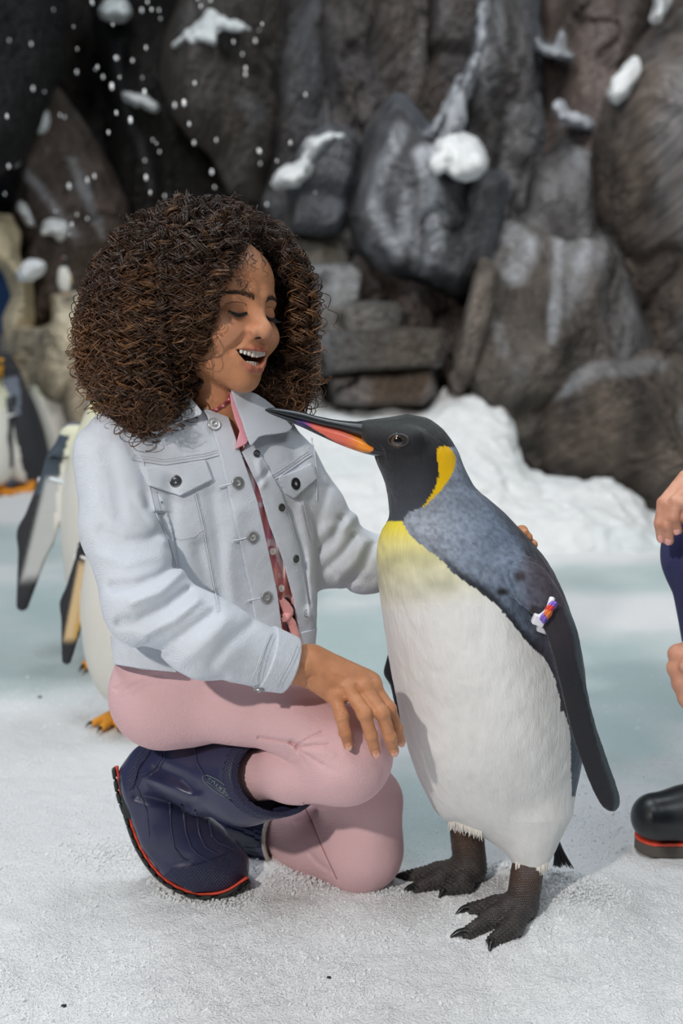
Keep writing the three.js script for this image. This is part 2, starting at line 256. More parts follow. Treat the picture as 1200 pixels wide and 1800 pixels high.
{
  const axis = (lo, a, b, hi, fine, coarse) => { const out = []; let p = a; while (p > lo) { out.unshift(p); p -= Math.min(coarse, fine + (a - p) * 0.12 + fine * 0.2); } out.unshift(lo); out.pop(); for (p = a; p < b; p += fine) out.push(p); for (p = b; p < hi; p += Math.min(coarse, fine + (p - b) * 0.12 + fine * 0.2)) out.push(p); out.push(hi); return out; };
  const xs = axis(-4, -0.62, 0.62, 4, 0.0055, 0.05), zs = axis(-6.2, -0.35, 0.42, 4.3, 0.0055, 0.05), nx = xs.length, nz = zs.length, p = new Float32Array(nx * nz * 3), c = new Float32Array(nx * nz * 3), uv = new Float32Array(nx * nz * 2), ix = [];
  for (let j = 0; j < nz; j++) for (let i = 0; i < nx; i++) {
    const q = j * nx + i, x = xs[i], z = zs[j], ice = iceAt(x, z), t = 0.5 + 0.9 * fbm(x * 6, 9.5, z * 6, 3);
    p.set([x, groundY(x, z), z], q * 3); uv.set([x, z], q * 2);
    let col = mix3(SNOW, ICE, clamp(ice * (0.7 + 0.6 * t) * 0.85)); const dirt = sstep(0.28, 0.5, fbm(x * 3.1, 3.3, z * 3.1, 4)) * 0.25 * sstep(0.3, -0.6, z); col = mix3(col, [0.42, 0.41, 0.38], dirt);
    c.set(col, q * 3);
    if (i && j) ix.push(q - nx - 1, q - 1, q - nx, q - nx, q - 1, q);
  }
  const g = new THREE.BufferGeometry(); g.setAttribute('position', new THREE.BufferAttribute(p, 3)); g.setAttribute('color', new THREE.BufferAttribute(c, 3)); g.setAttribute('uv', new THREE.BufferAttribute(uv, 2)); g.setIndex(ix); g.computeVertexNormals();
  triangles += ix.length / 3;
  struct('floor', g, snowMat);
  struct('floor_slab', new THREE.BoxGeometry(8.4, 0.3, 10.8).translate(0, -0.25, -1.0), stoneGrey);
}
// ---------------------------------------------------------------- rock walls
const rockBump = (() => { const a = tileNoise(12, 11), b = tileNoise(40, 12), c = tileNoise(120, 13); return dataMap(512, 512, (u, v) => 0.4 * a(u, v) + 0.35 * b(u, v) + 0.25 * c(u, v)); })();
const rockMat = mat({ color: 0xffffff, vertexColors: true, roughness: 0.72, bumpMap: again(rockBump, 1.2, 1.2), bumpScale: 0.05 });
// A rock standing in the hall: an outline, a distance, a bulging faceted front and a flat back.
function rockShape(pts, z0, { bulge = 0.35, soft = 0.2, facets = 7, seed = 1, tilt = [0, 0], back = 0.5, rough = 0.05, flute = 0.03, pow = 2, edge = 0.035, grow = 17 } = {}) {
  const sd = poly(pts), keep = seedState; seedState = seed * 977 + 5;
  const b = pts.reduce((s, p) => [Math.min(s[0], p[0]), Math.min(s[1], p[1]), Math.max(s[2], p[0]), Math.max(s[3], p[1])], [1e9, 1e9, -1e9, -1e9]);
  const cx = (b[0] + b[2]) / 2, cy = (b[1] + b[3]) / 2, [mx, my] = V(cx, cy, z0), k = z0 / FPX, wx = (b[2] - b[0]) * k / 2, wy = (b[3] - b[1]) * k / 2;
  const planes = []; for (let i = 0; i < facets; i++) { const a = rr(0, 6.28), s = rr(0.3, 1.1); planes.push([Math.cos(a) * s, Math.sin(a) * s * 0.55, rr(0.02, 0.14)]); }
  seedState = keep;
  const f = (X, Y, Z) => {
    const d = (grow - sd(PX(X, Z), PY(Y, Z))) * Z / FPX, x = X - mx, y = Y - my;
    const wob = rough * (0.7 * fbm(X * 2.6 + seed, Y * 1.8, seed, 3) + 0.25 * ridged(X * 8, Y * 6, seed, 2));
    const prof = 1 - Math.pow(1 - clamp((d + wob) / (soft * 0.38)), 1.6); let g = 1e9;
    for (const [a, c, o] of planes) g = Math.min(g, a * x + c * y + o);
    const relief = rough * (1.2 * ridged(X * 3.4 + seed * 3 + 0.5 * Y, Y * 1.2, seed, 4) + 0.7 * fbm(X * 13, Y * 6, seed + 4, 3)) + (flute ? flute * ridged(X * 5.5 + 0.6 * fbm(X, Y * 1.4, seed, 2), Y * 0.8, seed + 9, 3) : 0);
    const zf = z0 - bulge * 0.55 * prof - Math.max(-0.3, Math.min(g, 0.12)) * (facets ? 1.5 : 0) + 0.06 * Math.exp(-((noise(X * 2.3 + seed * 1.7 + 0.25 * noise(X * 9, Y * 9, seed), Y * 1.25 + seed, seed) / 0.06) ** 2)) + tilt[0] * x + tilt[1] * y - relief;
    return Math.max(smax(-d - wob, (zf - Z) * 0.55, edge), Z - z0 - back);
  };
  return { f, lo: [...V(b[0] - 25, b[1] - 25, z0 - bulge - 0.4)].map((c, i) => i < 2 ? Math.min(c, V(b[0] - 25, b[1] - 25, z0 + back)[i]) : c), hi: [...V(b[2] + 25, b[3] + 25, z0 + back + 0.1)].map((c, i) => i < 2 ? Math.max(c, V(b[2] + 25, b[3] + 25, z0 - bulge - 0.4)[i]) : c) };
}
// stone colour: a base tone with brown and blue-grey zones, pale mineral runs along given lines
function rockTint(base, { seed = 1, brown = 0.4, blue = 0.3, runs = [], ash = 0.35, wet = 0 } = {}) {
  const lines = runs.map(([pts, w, a]) => [polyline(pts), w, a]), BROWN = S(86, 75, 66), BLUE = S(74, 86, 100), PALE = S(196, 200, 206);
  return (X, Y, Z, nx, ny, nz) => {
    const n1 = fbm(X * 2.2 + seed, Y * 1.6, Z * 2 + seed, 4), n2 = fbm(X * 3.1 + 9 + seed, Y * 1.1 + 3, Z * 3, 4), n3 = fbm(X * 9, Y * 5 + seed, Z * 9, 3);
    let c = mix3(base, BROWN, clamp(brown * (0.5 + 1.6 * n1))); c = mix3(c, BLUE, clamp(blue * (0.4 + 2 * n2)));
    const s = 1.3 + 1.2 * n3 + 1.1 * n2; c = c.map((v) => v * s);
    const streak = sstep(0.05, 0.5, fbm(X * 7 + 1.2 * Y, Y * 1.9, Z * 3 + seed, 4)) * ash * 1.3; c = mix3(c, PALE, streak);
    const px = PX(X, Z), py = PY(Y, Z), w = 14 * n2; for (const [d, wd, a] of lines) { const t = a * (1 - sstep(wd * 0.3, wd, d(px + w, py) + 8 * n3)) * (0.65 + 0.8 * Math.abs(n3)); if (t > 0) c = mix3(c, PALE, clamp(t)); }
    return c;
  };
}
function rock(name, label, pts, z0, shape, tint, h = 0.016, parent, kind) {
  h *= 1.4;
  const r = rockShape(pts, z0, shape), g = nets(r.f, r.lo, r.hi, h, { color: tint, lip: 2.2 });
  if (kind === 'structure') { const o = struct(name, g, rockMat); o.userData.label = label; return r; }
  const o = single(name, g, rockMat, label, 'rock'); r.object = o; return r;
}
const CAVE_SHADE = S(22, 19, 16), GREY = S(88, 84, 82), WARM = S(82, 73, 64);
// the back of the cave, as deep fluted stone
rock('wall_back', 'fluted rock wall at the back of the cave, shade put into its dark colour', [[-420, -260], [1620, -260], [1620, 980], [-420, 980]], 5.9, { bulge: 0.1, soft: 0.2, facets: 0, seed: 3, rough: 0.12, flute: 0.22, back: 0.25 }, rockTint(CAVE_SHADE, { seed: 3, brown: 0.3, blue: 0.1, ash: 0.05 }), 0.04, null, 'structure');  // the gloom of the cave is put into this dark stone colour
rock('rock_pillar', 'near black rock column in the upper corner of the cave, deep shade put into its colour', [[-220, -160], [120, -160], [110, 20], [95, 110], [60, 190], [30, 260], [-10, 300], [-220, 330]], 4.6, { bulge: 0.3, soft: 0.35, seed: 5, rough: 0.06, flute: 0.08 }, rockTint(S(7, 6, 6), { seed: 5, brown: 0, blue: 0, ash: 0.0 }), 0.022);  // unlit corner: its shade is painted as a near black stone colour
rock('rock_pillar', 'rock column with a thin brown rib below the small snow cap, shade put into its dark colour', [[150, -160], [330, -160], [330, 0], [310, 60], [305, 150], [330, 250], [420, 330], [430, 440], [180, 440], [200, 330], [215, 200], [190, 80]], 5.3, { bulge: 0.26, soft: 0.3, seed: 6, rough: 0.05, flute: 0.1, pow: 1.6 }, rockTint(S(16, 13, 11), { seed: 6, brown: 0.06, blue: 0, ash: 0.0, runs: [[[[195, 30], [215, 150], [245, 250], [270, 330]], 10, 0.12]] }), 0.02);  // column colour darkened to stand for the shade on the left
rock('rock_boulder', 'big rounded dark grey boulder face high behind the hair of the girl', [[330, -160], [480, -160], [478, 60], [482, 190], [470, 280], [440, 345], [415, 330], [390, 270], [350, 235], [318, 195], [302, 130], [306, 70], [330, 10]], 4.9, { bulge: 0.3, soft: 0.4, seed: 7, rough: 0.05, facets: 4 }, rockTint(S(50, 46, 42), { seed: 7, brown: 0.25, blue: 0.1, ash: 0.06, runs: [[[[430, 180], [450, 200]], 26, 0.25]] }), 0.018);
rock('rock_slab', 'tall narrow grey rock slab between the boulder face and the brown slabs', [[472, -160], [560, -160], [556, 60], [590, 180], [600, 260], [585, 400], [470, 400], [440, 345], [470, 280], [484, 190]], 5.2, { bulge: 0.22, soft: 0.25, seed: 8, rough: 0.05, flute: 0.05 }, rockTint(S(66, 62, 60), { seed: 8, brown: 0.25, blue: 0.3, ash: 0.12, runs: [[[[585, 110], [588, 240]], 16, 0.5], [[[448, 345], [470, 350]], 26, 0.55]] }), 0.018);
rock('rock_slab', 'brown grey rock slab rising behind the carved stone steps', [[556, -160], [690, -160], [668, 50], [672, 130], [700, 190], [660, 260], [640, 330], [560, 380], [585, 260], [600, 190], [575, 110]], 5.1, { bulge: 0.22, soft: 0.25, seed: 9, rough: 0.06, flute: 0.06 }, rockTint(S(70, 62, 57), { seed: 9, brown: 0.35, blue: 0.35, ash: 0.1 }), 0.018);
rock('rock_slab', 'smooth tall brown rock slab with a dark cleft on its right side', [[672, -160], [748, -160], [746, 60], [740, 150], [730, 185], [690, 215], [665, 205], [668, 100]], 4.95, { bulge: 0.16, soft: 0.14, seed: 10, rough: 0.03 }, rockTint(S(84, 76, 70), { seed: 10, brown: 0.3, blue: 0.15, ash: 0.08 }), 0.016);
rock('rock_slab', 'narrow dark rock slab beside a thin white mineral run', [[785, -160], [850, -160], [848, 70], [820, 120], [790, 190], [750, 230], [735, 200], [770, 120]], 5.05, { bulge: 0.16, soft: 0.14, seed: 11, rough: 0.04 }, rockTint(S(62, 56, 53), { seed: 11, brown: 0.2, blue: 0.2, ash: 0.1, runs: [[[[850, 0], [846, 90]], 11, 0.8]] }), 0.016);
rock('rock_column', 'tall grey rock column with pale wet streaks above the snow topped ledge', [[846, -160], [955, -160], [945, 30], [950, 150], [945, 300], [930, 380], [880, 420], [800, 420], [790, 300], [815, 190], [838, 100]], 4.95, { bulge: 0.3, soft: 0.22, seed: 12, rough: 0.06, flute: 0.05 }, rockTint(S(82, 80, 80), { seed: 12, brown: 0.2, blue: 0.35, ash: 0.2, runs: [[[[846, 80], [822, 140], [800, 210], [785, 240]], 15, 0.85], [[[850, 0], [846, 85]], 10, 0.8], [[[900, 190], [890, 330]], 24, 0.25]] }), 0.015);
rock('rock_column', 'rust brown rock column with a jagged pale mineral line', [[945, -160], [1150, -160], [1130, 40], [1098, 120], [1072, 190], [1050, 280], [1020, 300], [960, 330], [935, 300], [950, 160]], 5.0, { bulge: 0.28, soft: 0.2, seed: 13, rough: 0.06, flute: 0.06 }, rockTint(S(82, 70, 64), { seed: 13, brown: 0.7, blue: 0.1, ash: 0.1, runs: [[[[946, 75], [975, 92], [1000, 100]], 13, 0.7], [[[985, 60], [986, 90]], 7, 0.5], [[[985, 195], [1005, 210], [1038, 222]], 12, 0.75], [[[945, 0], [942, 60]], 6, 0.4]] }), 0.015);
rock('rock_column', 'squat grey rock buttress standing behind the ashy topped slab', [[950, 300], [1000, 250], [1050, 260], [1060, 330], [1050, 400], [1090, 440], [1000, 470], [900, 470], [890, 420], [930, 380]], 4.85, { bulge: 0.26, soft: 0.2, seed: 14, rough: 0.06 }, rockTint(S(92, 88, 86), { seed: 14, brown: 0.25, blue: 0.25, ash: 0.2 }), 0.015);
rock('rock_boulder', 'great brown grey boulder leaning in at the right edge above the other rocks', [[1340, -160], [1200, -60], [1168, 40], [1112, 108], [1074, 180], [1056, 270], [1044, 370], [1076, 440], [1126, 550], [1140, 640], [1220, 660], [1400, 660]], 4.5, { bulge: 0.42, soft: 0.5, seed: 15, rough: 0.045, facets: 5 }, rockTint(S(88, 80, 74), { seed: 15, brown: 0.35, blue: 0.2, ash: 0.16, runs: [[[[1060, 410], [1085, 470], [1120, 560], [1140, 610]], 15, 0.35]] }), 0.013);
rock('rock_boulder', 'low brown boulder at the foot of the wall rising straight from the snow', [[955, 690], [1000, 655], [1060, 640], [1140, 628], [1220, 620], [1400, 610], [1400, 990], [1180, 930], [1145, 905], [1110, 865], [1060, 855], [1000, 845], [940, 830], [925, 760]], 4.5, { bulge: 0.38, soft: 0.35, seed: 16, rough: 0.05, facets: 5 }, rockTint(S(72, 64, 56), { seed: 16, brown: 0.5, blue: 0.1, ash: 0.18, runs: [[[[960, 690], [1060, 645], [1160, 640]], 22, 0.3]] }), 0.012);
rock('rock_slab', 'upright grey slab with an ashy white top edge beside the low brown boulder', [[888, 398], [930, 400], [985, 418], [1042, 416], [1078, 450], [1112, 530], [1135, 600], [1130, 650], [1020, 690], [985, 760], [945, 830], [905, 800], [870, 730], [838, 672], [832, 600], [848, 520], [866, 450]], 4.62, { bulge: 0.3, soft: 0.16, seed: 17, rough: 0.05, facets: 6, edge: 0.03 }, rockTint(S(78, 74, 69), { seed: 17, brown: 0.35, blue: 0.25, ash: 0.2, runs: [[[[892, 408], [925, 430], [900, 480]], 34, 0.75], [[[980, 425], [975, 500], [965, 600]], 13, 0.45], [[[1030, 425], [1020, 470]], 16, 0.5], [[[870, 570], [880, 620]], 18, 0.3]] }), 0.012);
rock('rock_ledge', 'hanging grey rock ledge with white mineral runs and a round snow cap', [[700, 190], [742, 232], [790, 250], [834, 300], [876, 322], [862, 420], [852, 470], [806, 508], [742, 480], [690, 468], [640, 436], [622, 380], [650, 290], [664, 236]], 4.6, { bulge: 0.46, soft: 0.22, seed: 18, rough: 0.07, facets: 6, flute: 0.04, edge: 0.04 }, rockTint(S(80, 82, 86), { seed: 18, brown: 0.15, blue: 0.4, ash: 0.3, runs: [[[[790, 235], [770, 262], [735, 270]], 20, 0.9], [[[742, 270], [750, 320], [735, 410], [740, 470]], 24, 0.6], [[[700, 230], [668, 290], [655, 360], [690, 450]], 20, 0.55], [[[768, 380], [762, 430]], 18, 0.65], [[[712, 340], [706, 420]], 15, 0.5]] }), 0.012);
rock('rock_hollow', 'dark brown hollow rock face beneath the hanging ledge', [[640, 430], [720, 470], [800, 500], [850, 490], [845, 560], [830, 670], [700, 690], [620, 660], [600, 560]], 4.75, { bulge: 0.12, soft: 0.2, seed: 19, rough: 0.05 }, rockTint(S(62, 52, 46), { seed: 19, brown: 0.4, blue: 0.15, ash: 0.06 }), 0.016);
rock('rock_peak', 'small pointed grey rock wearing a streak of snow above the steps', [[545, 275], [580, 240], [607, 250], [610, 300], [600, 350], [590, 395], [520, 395], [530, 330]], 4.75, { bulge: 0.22, soft: 0.12, seed: 20, rough: 0.05, facets: 5 }, rockTint(S(84, 86, 90), { seed: 20, brown: 0.1, blue: 0.5, ash: 0.3 }), 0.013);
rock('rock_slab', 'thin dark leaning stone shard wedged beside the snow bank', [[852, 470], [862, 480], [842, 580], [826, 660], [806, 680], [800, 664], [820, 600], [838, 530]], 4.5, { bulge: 0.12, soft: 0.06, seed: 21, rough: 0.02, facets: 3 }, rockTint(S(96, 88, 80), { seed: 21, brown: 0.3, blue: 0.1, ash: 0.2 }), 0.01);
// carved steps climbing into the wall
const stepSpots = [
  ['pale worn top stone step below the pointed rock', [[505, 378], [560, 372], [612, 380], [622, 410], [616, 470], [500, 470]], 4.95, S(120, 116, 104)],
  ['second carved stone step with a dark shadowed riser', [[500, 472], [618, 468], [634, 484], [630, 532], [590, 545], [500, 545]], 4.75, S(112, 110, 106)],
  ['long third stone step running toward the hanging ledge', [[500, 543], [560, 545], [640, 532], [700, 530], [716, 548], [700, 588], [600, 592], [500, 590]], 4.6, S(96, 94, 90)],
  ['dark lowest stone step just above the snow bank', [[490, 590], [600, 585], [700, 582], [770, 586], [782, 610], [770, 640], [640, 650], [500, 660]], 4.45, S(70, 64, 56)],
];
for (const [label, pts, z, c] of stepSpots) rock('stone_step', label, pts, z, { bulge: 0.26, soft: 0.06, seed: 30 + z * 7 | 0, rough: 0.03, facets: 0, back: 0.6, edge: 0.03, grow: 4 }, rockTint(c, { seed: z * 3, brown: 0.25, blue: 0.3, ash: 0.3 }), 0.012);
rock('stone_step', 'brown stone tread half buried in the snow bank', [[574, 656], [650, 650], [760, 646], [766, 690], [742, 712], [660, 716], [582, 718]], 4.44, { bulge: 0.16, soft: 0.06, seed: 36, rough: 0.03, facets: 0, back: 0.5, grow: 0 }, rockTint(S(64, 52, 42), { seed: 36, brown: 0.3, blue: 0, ash: 0.1 }), 0.011);

// left side: ribbed brown rocks, pale ledges
{ const c = W(V(-60, 560, 5.25)); struct('wall_painted', new THREE.BoxGeometry(0.55, 0.9, 0.06).translate(c.x, c.y - 0.05, c.z), mat({ color: rgb(40, 78, 130), roughness: 0.8 })); }
rock('rock_outcrop', 'ribbed brown rock slope behind the far small penguin', [[20, 290], [60, 200], [90, 170], [130, 230], [170, 290], [200, 360], [215, 460], [190, 600], [110, 640], [60, 640], [50, 560], [70, 500], [30, 430], [-30, 380], [-30, 310]], 5.2, { bulge: 0.26, soft: 0.3, seed: 40, rough: 0.07, flute: 0.08 }, rockTint(S(66, 54, 46), { seed: 40, brown: 0.4, blue: 0.1, ash: 0.08, runs: [[[[45, 300], [90, 350], [130, 410]], 9, 0.45], [[[130, 280], [160, 360], [180, 420]], 8, 0.3], [[[65, 230], [85, 270]], 6, 0.4]] }), 0.018);
rock('rock_outcrop', 'cream coloured rock curving beside the blue wall at the left edge', [[-120, 360], [20, 378], [38, 410], [32, 450], [58, 490], [62, 560], [48, 610], [10, 620], [6, 560], [22, 520], [0, 470], [-120, 440]], 4.9, { bulge: 0.2, soft: 0.16, seed: 41, rough: 0.04, grow: 0 }, rockTint(S(196, 182, 150), { seed: 41, brown: 0.12, blue: 0.1, ash: 0.1 }), 0.016);
rock('rock_ledge', 'sandy yellow rock block carrying the small far penguin', [[95, 522], [130, 514], [200, 520], [240, 530], [240, 640], [110, 640], [90, 600], [98, 560]], 4.9, { bulge: 0.24, soft: 0.08, seed: 42, rough: 0.05, facets: 4, grow: 3 }, rockTint(S(190, 180, 156), { seed: 42, brown: 0.2, blue: 0, ash: 0.1 }), 0.014);
rock('rock_ledge', 'low sandy rock shelf with broken lumps behind the penguin flock', [[4, 590], [40, 572], [70, 586], [100, 575], [160, 590], [240, 600], [240, 700], [0, 700]], 4.85, { bulge: 0.2, soft: 0.07, seed: 43, rough: 0.06, facets: 5, grow: 2 }, rockTint(S(186, 174, 148), { seed: 43, brown: 0.3, blue: 0, ash: 0.1 }), 0.014);
rock('rock_boulder', 'round tan stone beside the yellow necked penguin of the flock', [[100, 640], [115, 610], [150, 605], [200, 620], [200, 780], [120, 790], [104, 720]], 4.75, { bulge: 0.22, soft: 0.16, seed: 44, rough: 0.05, grow: 0 }, rockTint(S(140, 126, 104), { seed: 44, brown: 0.4, blue: 0, ash: 0.1 }), 0.014);
rock('rock_boulder', 'long low dark rock closing the floor behind the flock of penguins', [[-160, 640], [240, 650], [600, 690], [600, 880], [240, 850], [-160, 820]], 5.35, { bulge: 0.25, soft: 0.2, seed: 45, rough: 0.06 }, rockTint(S(70, 66, 60), { seed: 45, brown: 0.4, blue: 0, ash: 0.1 }), 0.025);

// ---------------------------------------------------------------- snow bank and snow caps
const SNOWC = (X, Y, Z) => { const t = fbm(X * 4, Y * 4, Z * 4, 3); return mix3([0.80, 0.815, 0.82], [0.6, 0.69, 0.70], clamp(0.15 + 0.7 * t)); };
function snowForm(name, label, pts, z0, { bulge, soft, rough = 0.03, back = 0.35, h = 0.015, slope = 0, tint = SNOWC, kind = 'snow' } = {}) {
  const sd = poly(outline(pts, 4)), b = pts.reduce((s, p) => [Math.min(s[0], p[0]), Math.min(s[1], p[1]), Math.max(s[2], p[0]), Math.max(s[3], p[1])], [1e9, 1e9, -1e9, -1e9]), my = V(0, (b[1] + b[3]) / 2, z0)[1];
  const f = (X, Y, Z) => { const q = rough * (fbm(X * 6, Y * 6, Z * 6, 4) + 0.6 * fbm(X * 22, Y * 22, Z * 22, 2)), d = -sd(PX(X, Z), PY(Y, Z)) * Z / FPX + q * 0.8; const prof = Math.sqrt(Math.max(0, 1 - (1 - clamp(d / soft)) ** 2)), zf = z0 - bulge * prof - q - slope * (Y - my); return Math.max(smax(-d, (zf - Z) * 0.6, 0.03), Z - z0 - back); };
  const a = V(b[0] - 20, b[1] - 20, z0 + back), c = V(b[2] + 20, b[3] + 20, z0 + back), a2 = V(b[0] - 20, b[1] - 20, z0 - bulge - 0.5), c2 = V(b[2] + 20, b[3] + 20, z0 - bulge - 0.5);
  const g = nets(f, [Math.min(a[0], a2[0]), Math.min(a[1], a2[1]), z0 - bulge - Math.abs(slope) * 0.45 - 0.15], [Math.max(c[0], c2[0]), Math.max(c[1], c2[1]), z0 + back + 0.05], h, { color: tint, lip: 2.4 });
  return single(name, g, snowMat, label, kind);
}
snowForm('snow_bank', 'deep drift of white snow banked against the rocks behind the penguin', [[490, 700], [520, 662], [570, 640], [600, 645], [585, 665], [580, 690], [600, 706], [660, 706], [738, 702], [756, 676], [748, 652], [690, 645], [720, 630], [780, 628], [812, 640], [806, 672], [838, 672], [872, 692], [896, 735], [908, 790], [935, 832], [1000, 850], [1075, 852], [1112, 878], [1150, 930], [1180, 990], [800, 1040], [480, 1000]], 4.28, { bulge: 0.2, soft: 0.14, slope: 1.25, rough: 0.05, back: 0.3, h: 0.016 });
const caps = [
  ['round bulging snow cap on the hanging grey ledge', [[760, 275], [772, 248], [800, 238], [830, 250], [850, 275], [848, 300], [822, 314], [800, 308], [785, 296], [765, 300]], 4.2, 0.1, 0.06],
  ['ragged white snow patch spreading over the dark boulder face', [[303, 76], [330, 50], [352, 34], [366, 18], [376, 30], [378, 60], [374, 84], [352, 74], [340, 84], [322, 78], [308, 86]], 4.62, 0.07, 0.05],
  ['flat frayed snow patch near the top left above the dark column', [[178, 20], [192, 6], [214, 5], [224, 18], [222, 30], [198, 34], [182, 32]], 4.98, 0.06, 0.05],
  ['thin snow strip lying along a crack beside the ragged patch', [[384, 38], [410, 38], [440, 48], [466, 50], [466, 57], [440, 56], [405, 50], [386, 47]], 4.6, 0.04, 0.03],
  ['short snow strip slanting over the dark brown column', [[220, 164], [240, 168], [272, 184], [272, 192], [245, 184], [222, 174]], 4.97, 0.04, 0.03],
  ['upright oval snow patch on the dark rock near the left edge', [[50, 205], [58, 185], [70, 178], [84, 190], [88, 212], [78, 228], [62, 232], [52, 220]], 4.85, 0.05, 0.05],
  ['small snow clump in a crook of the brown rocks', [[22, 272], [34, 250], [42, 260], [40, 282], [30, 292], [22, 288]], 4.85, 0.05, 0.04],
  ['sloping streak of snow on the pointed rock above the steps', [[486, 318], [500, 298], [528, 284], [540, 258], [558, 240], [600, 234], [604, 242], [576, 252], [556, 270], [546, 300], [530, 322], [492, 328]], 4.5, 0.08, 0.05],
  ['teardrop of snow hanging on the edge of the leaning boulder', [[1118, 104], [1108, 140], [1094, 172], [1080, 182], [1072, 168], [1080, 146], [1096, 124]], 4.32, 0.06, 0.04],
  ['slim snow wedge at the top right on the leaning boulder', [[1158, -20], [1174, -14], [1170, 18], [1160, 38], [1148, 40], [1152, 14]], 4.36, 0.05, 0.035],
  ['drooping snow patch on the ribbed brown slope', [[70, 408], [92, 392], [112, 400], [114, 414], [104, 428], [92, 414], [76, 416]], 4.8, 0.05, 0.04],
  ['narrow snow fleck on the ribbed brown slope near the cream rock', [[32, 366], [42, 362], [56, 386], [58, 398], [46, 392]], 4.8, 0.04, 0.03],
  ['frothy snow on top of the cream rock', [[38, 480], [52, 462], [74, 462], [72, 476], [54, 486], [42, 490]], 4.6, 0.05, 0.04],
];
const SALT = (X, Y, Z) => { const t = fbm(X * 14, Y * 9, Z * 9, 3); return mix3(S(190, 194, 200), S(128, 132, 138), clamp(0.3 + 1.2 * t)); };
const trickles = [
  ['pale frozen trickle running down the tall grey column to the round snow cap', [[842, -30], [856, -30], [852, 60], [846, 92], [832, 132], [818, 180], [806, 222], [792, 244], [776, 246], [788, 206], [806, 160], [824, 112], [840, 78]], 4.36],
  ['thin frozen trickle beside the larger one above the hanging ledge', [[806, 138], [812, 142], [798, 176], [786, 204], [770, 228], [752, 236], [770, 206], [790, 168]], 4.42],
  ['jagged white mineral streak across the rust brown column', [[944, 70], [956, 82], [978, 86], [984, 62], [990, 64], [990, 90], [1006, 98], [1002, 106], [972, 98], [950, 90]], 4.62],
  ['ragged white mineral streak low on the rust brown column', [[980, 186], [990, 200], [1010, 206], [1034, 212], [1040, 226], [1020, 222], [994, 214], [982, 202]], 4.62],
];
trickles.forEach(([label, pts, z]) => snowForm('mineral_streak', label, pts, z, { bulge: 0.02, soft: 0.03, rough: 0.05, back: 0.5, h: 0.012, tint: SALT, kind: 'mineral streak' }));
caps.forEach(([label, pts, z, bulge, soft]) => snowForm('snow_patch', label, pts, z, { bulge: bulge * 0.7, soft, rough: 0.045, back: 0.45, h: 0.014 }));
{ // falling flakes between the girl and the cave
  const g = new THREE.IcosahedronGeometry(1, 1), n = 85, o = new THREE.InstancedMesh(g, mat({ color: 0xffffff, roughness: 0.9 }), n), m = new THREE.Matrix4();
  for (let i = 0; i < n; i++) { const z = rr(3.0, 4.4), p = W(V(130 + rr(-200, 420) * Math.sqrt(rnd()) + rr(0, 60), rr(-30, 420), z)); const s = z * rr(0.0012, 0.0026) * (i % 7 ? 0.75 : 1.15); m.makeScale(s * 0.55, s * 1.05, s * 0.55).setPosition(p); o.setMatrixAt(i, m); }
  o.name = 'falling_snow'; o.userData = { kind: 'stuff', label: 'loose white snowflakes drifting down in front of the dark cave', category: 'snowflakes' }; scene.add(shade(o));
}
// ---------------------------------------------------------------- the king penguin in front
const furBump = (() => { const a = tileNoise(40, 21), b = tileNoise(96, 22), c = tileNoise(200, 23); return dataMap(1024, 1024, (u, v) => { let s = 0; s += 0.4 * a(u, v * 0.25); s += 0.35 * b(u + 0.02 * a(u, v * 0.25), v * 0.25); s += 0.25 * c(u, v * 0.2); return s; }); })();
const featherMat = phys({ color: 0xffffff, vertexColors: true, roughness: 0.62, bumpMap: again(furBump, 8, 8), bumpScale: 0.0008, sheen: 0.45, sheenColor: new THREE.Color(0.8, 0.85, 0.9), sheenRoughness: 0.6, specularIntensity: 0.5 });
const scaleBump = (() => { const a = tileNoise(64, 25); return dataMap(512, 512, (u, v) => { const y = v * 40, j = Math.floor(y), x = u * 40 + (j & 1) * 0.5; const fx = x - Math.floor(x) - 0.5, fy = y - j - 0.5; return clamp(1.1 - 2 * (fx * fx + fy * fy) * 1.6) * 0.8 + 0.2 * a(u, v); }); })();
const footMat = phys({ color: 0xffffff, vertexColors: true, roughness: 0.5, bumpMap: again(scaleBump, 7, 7), bumpScale: 0.0012 });
const clawMat = mat({ color: rgb(22, 22, 23), roughness: 0.3 });
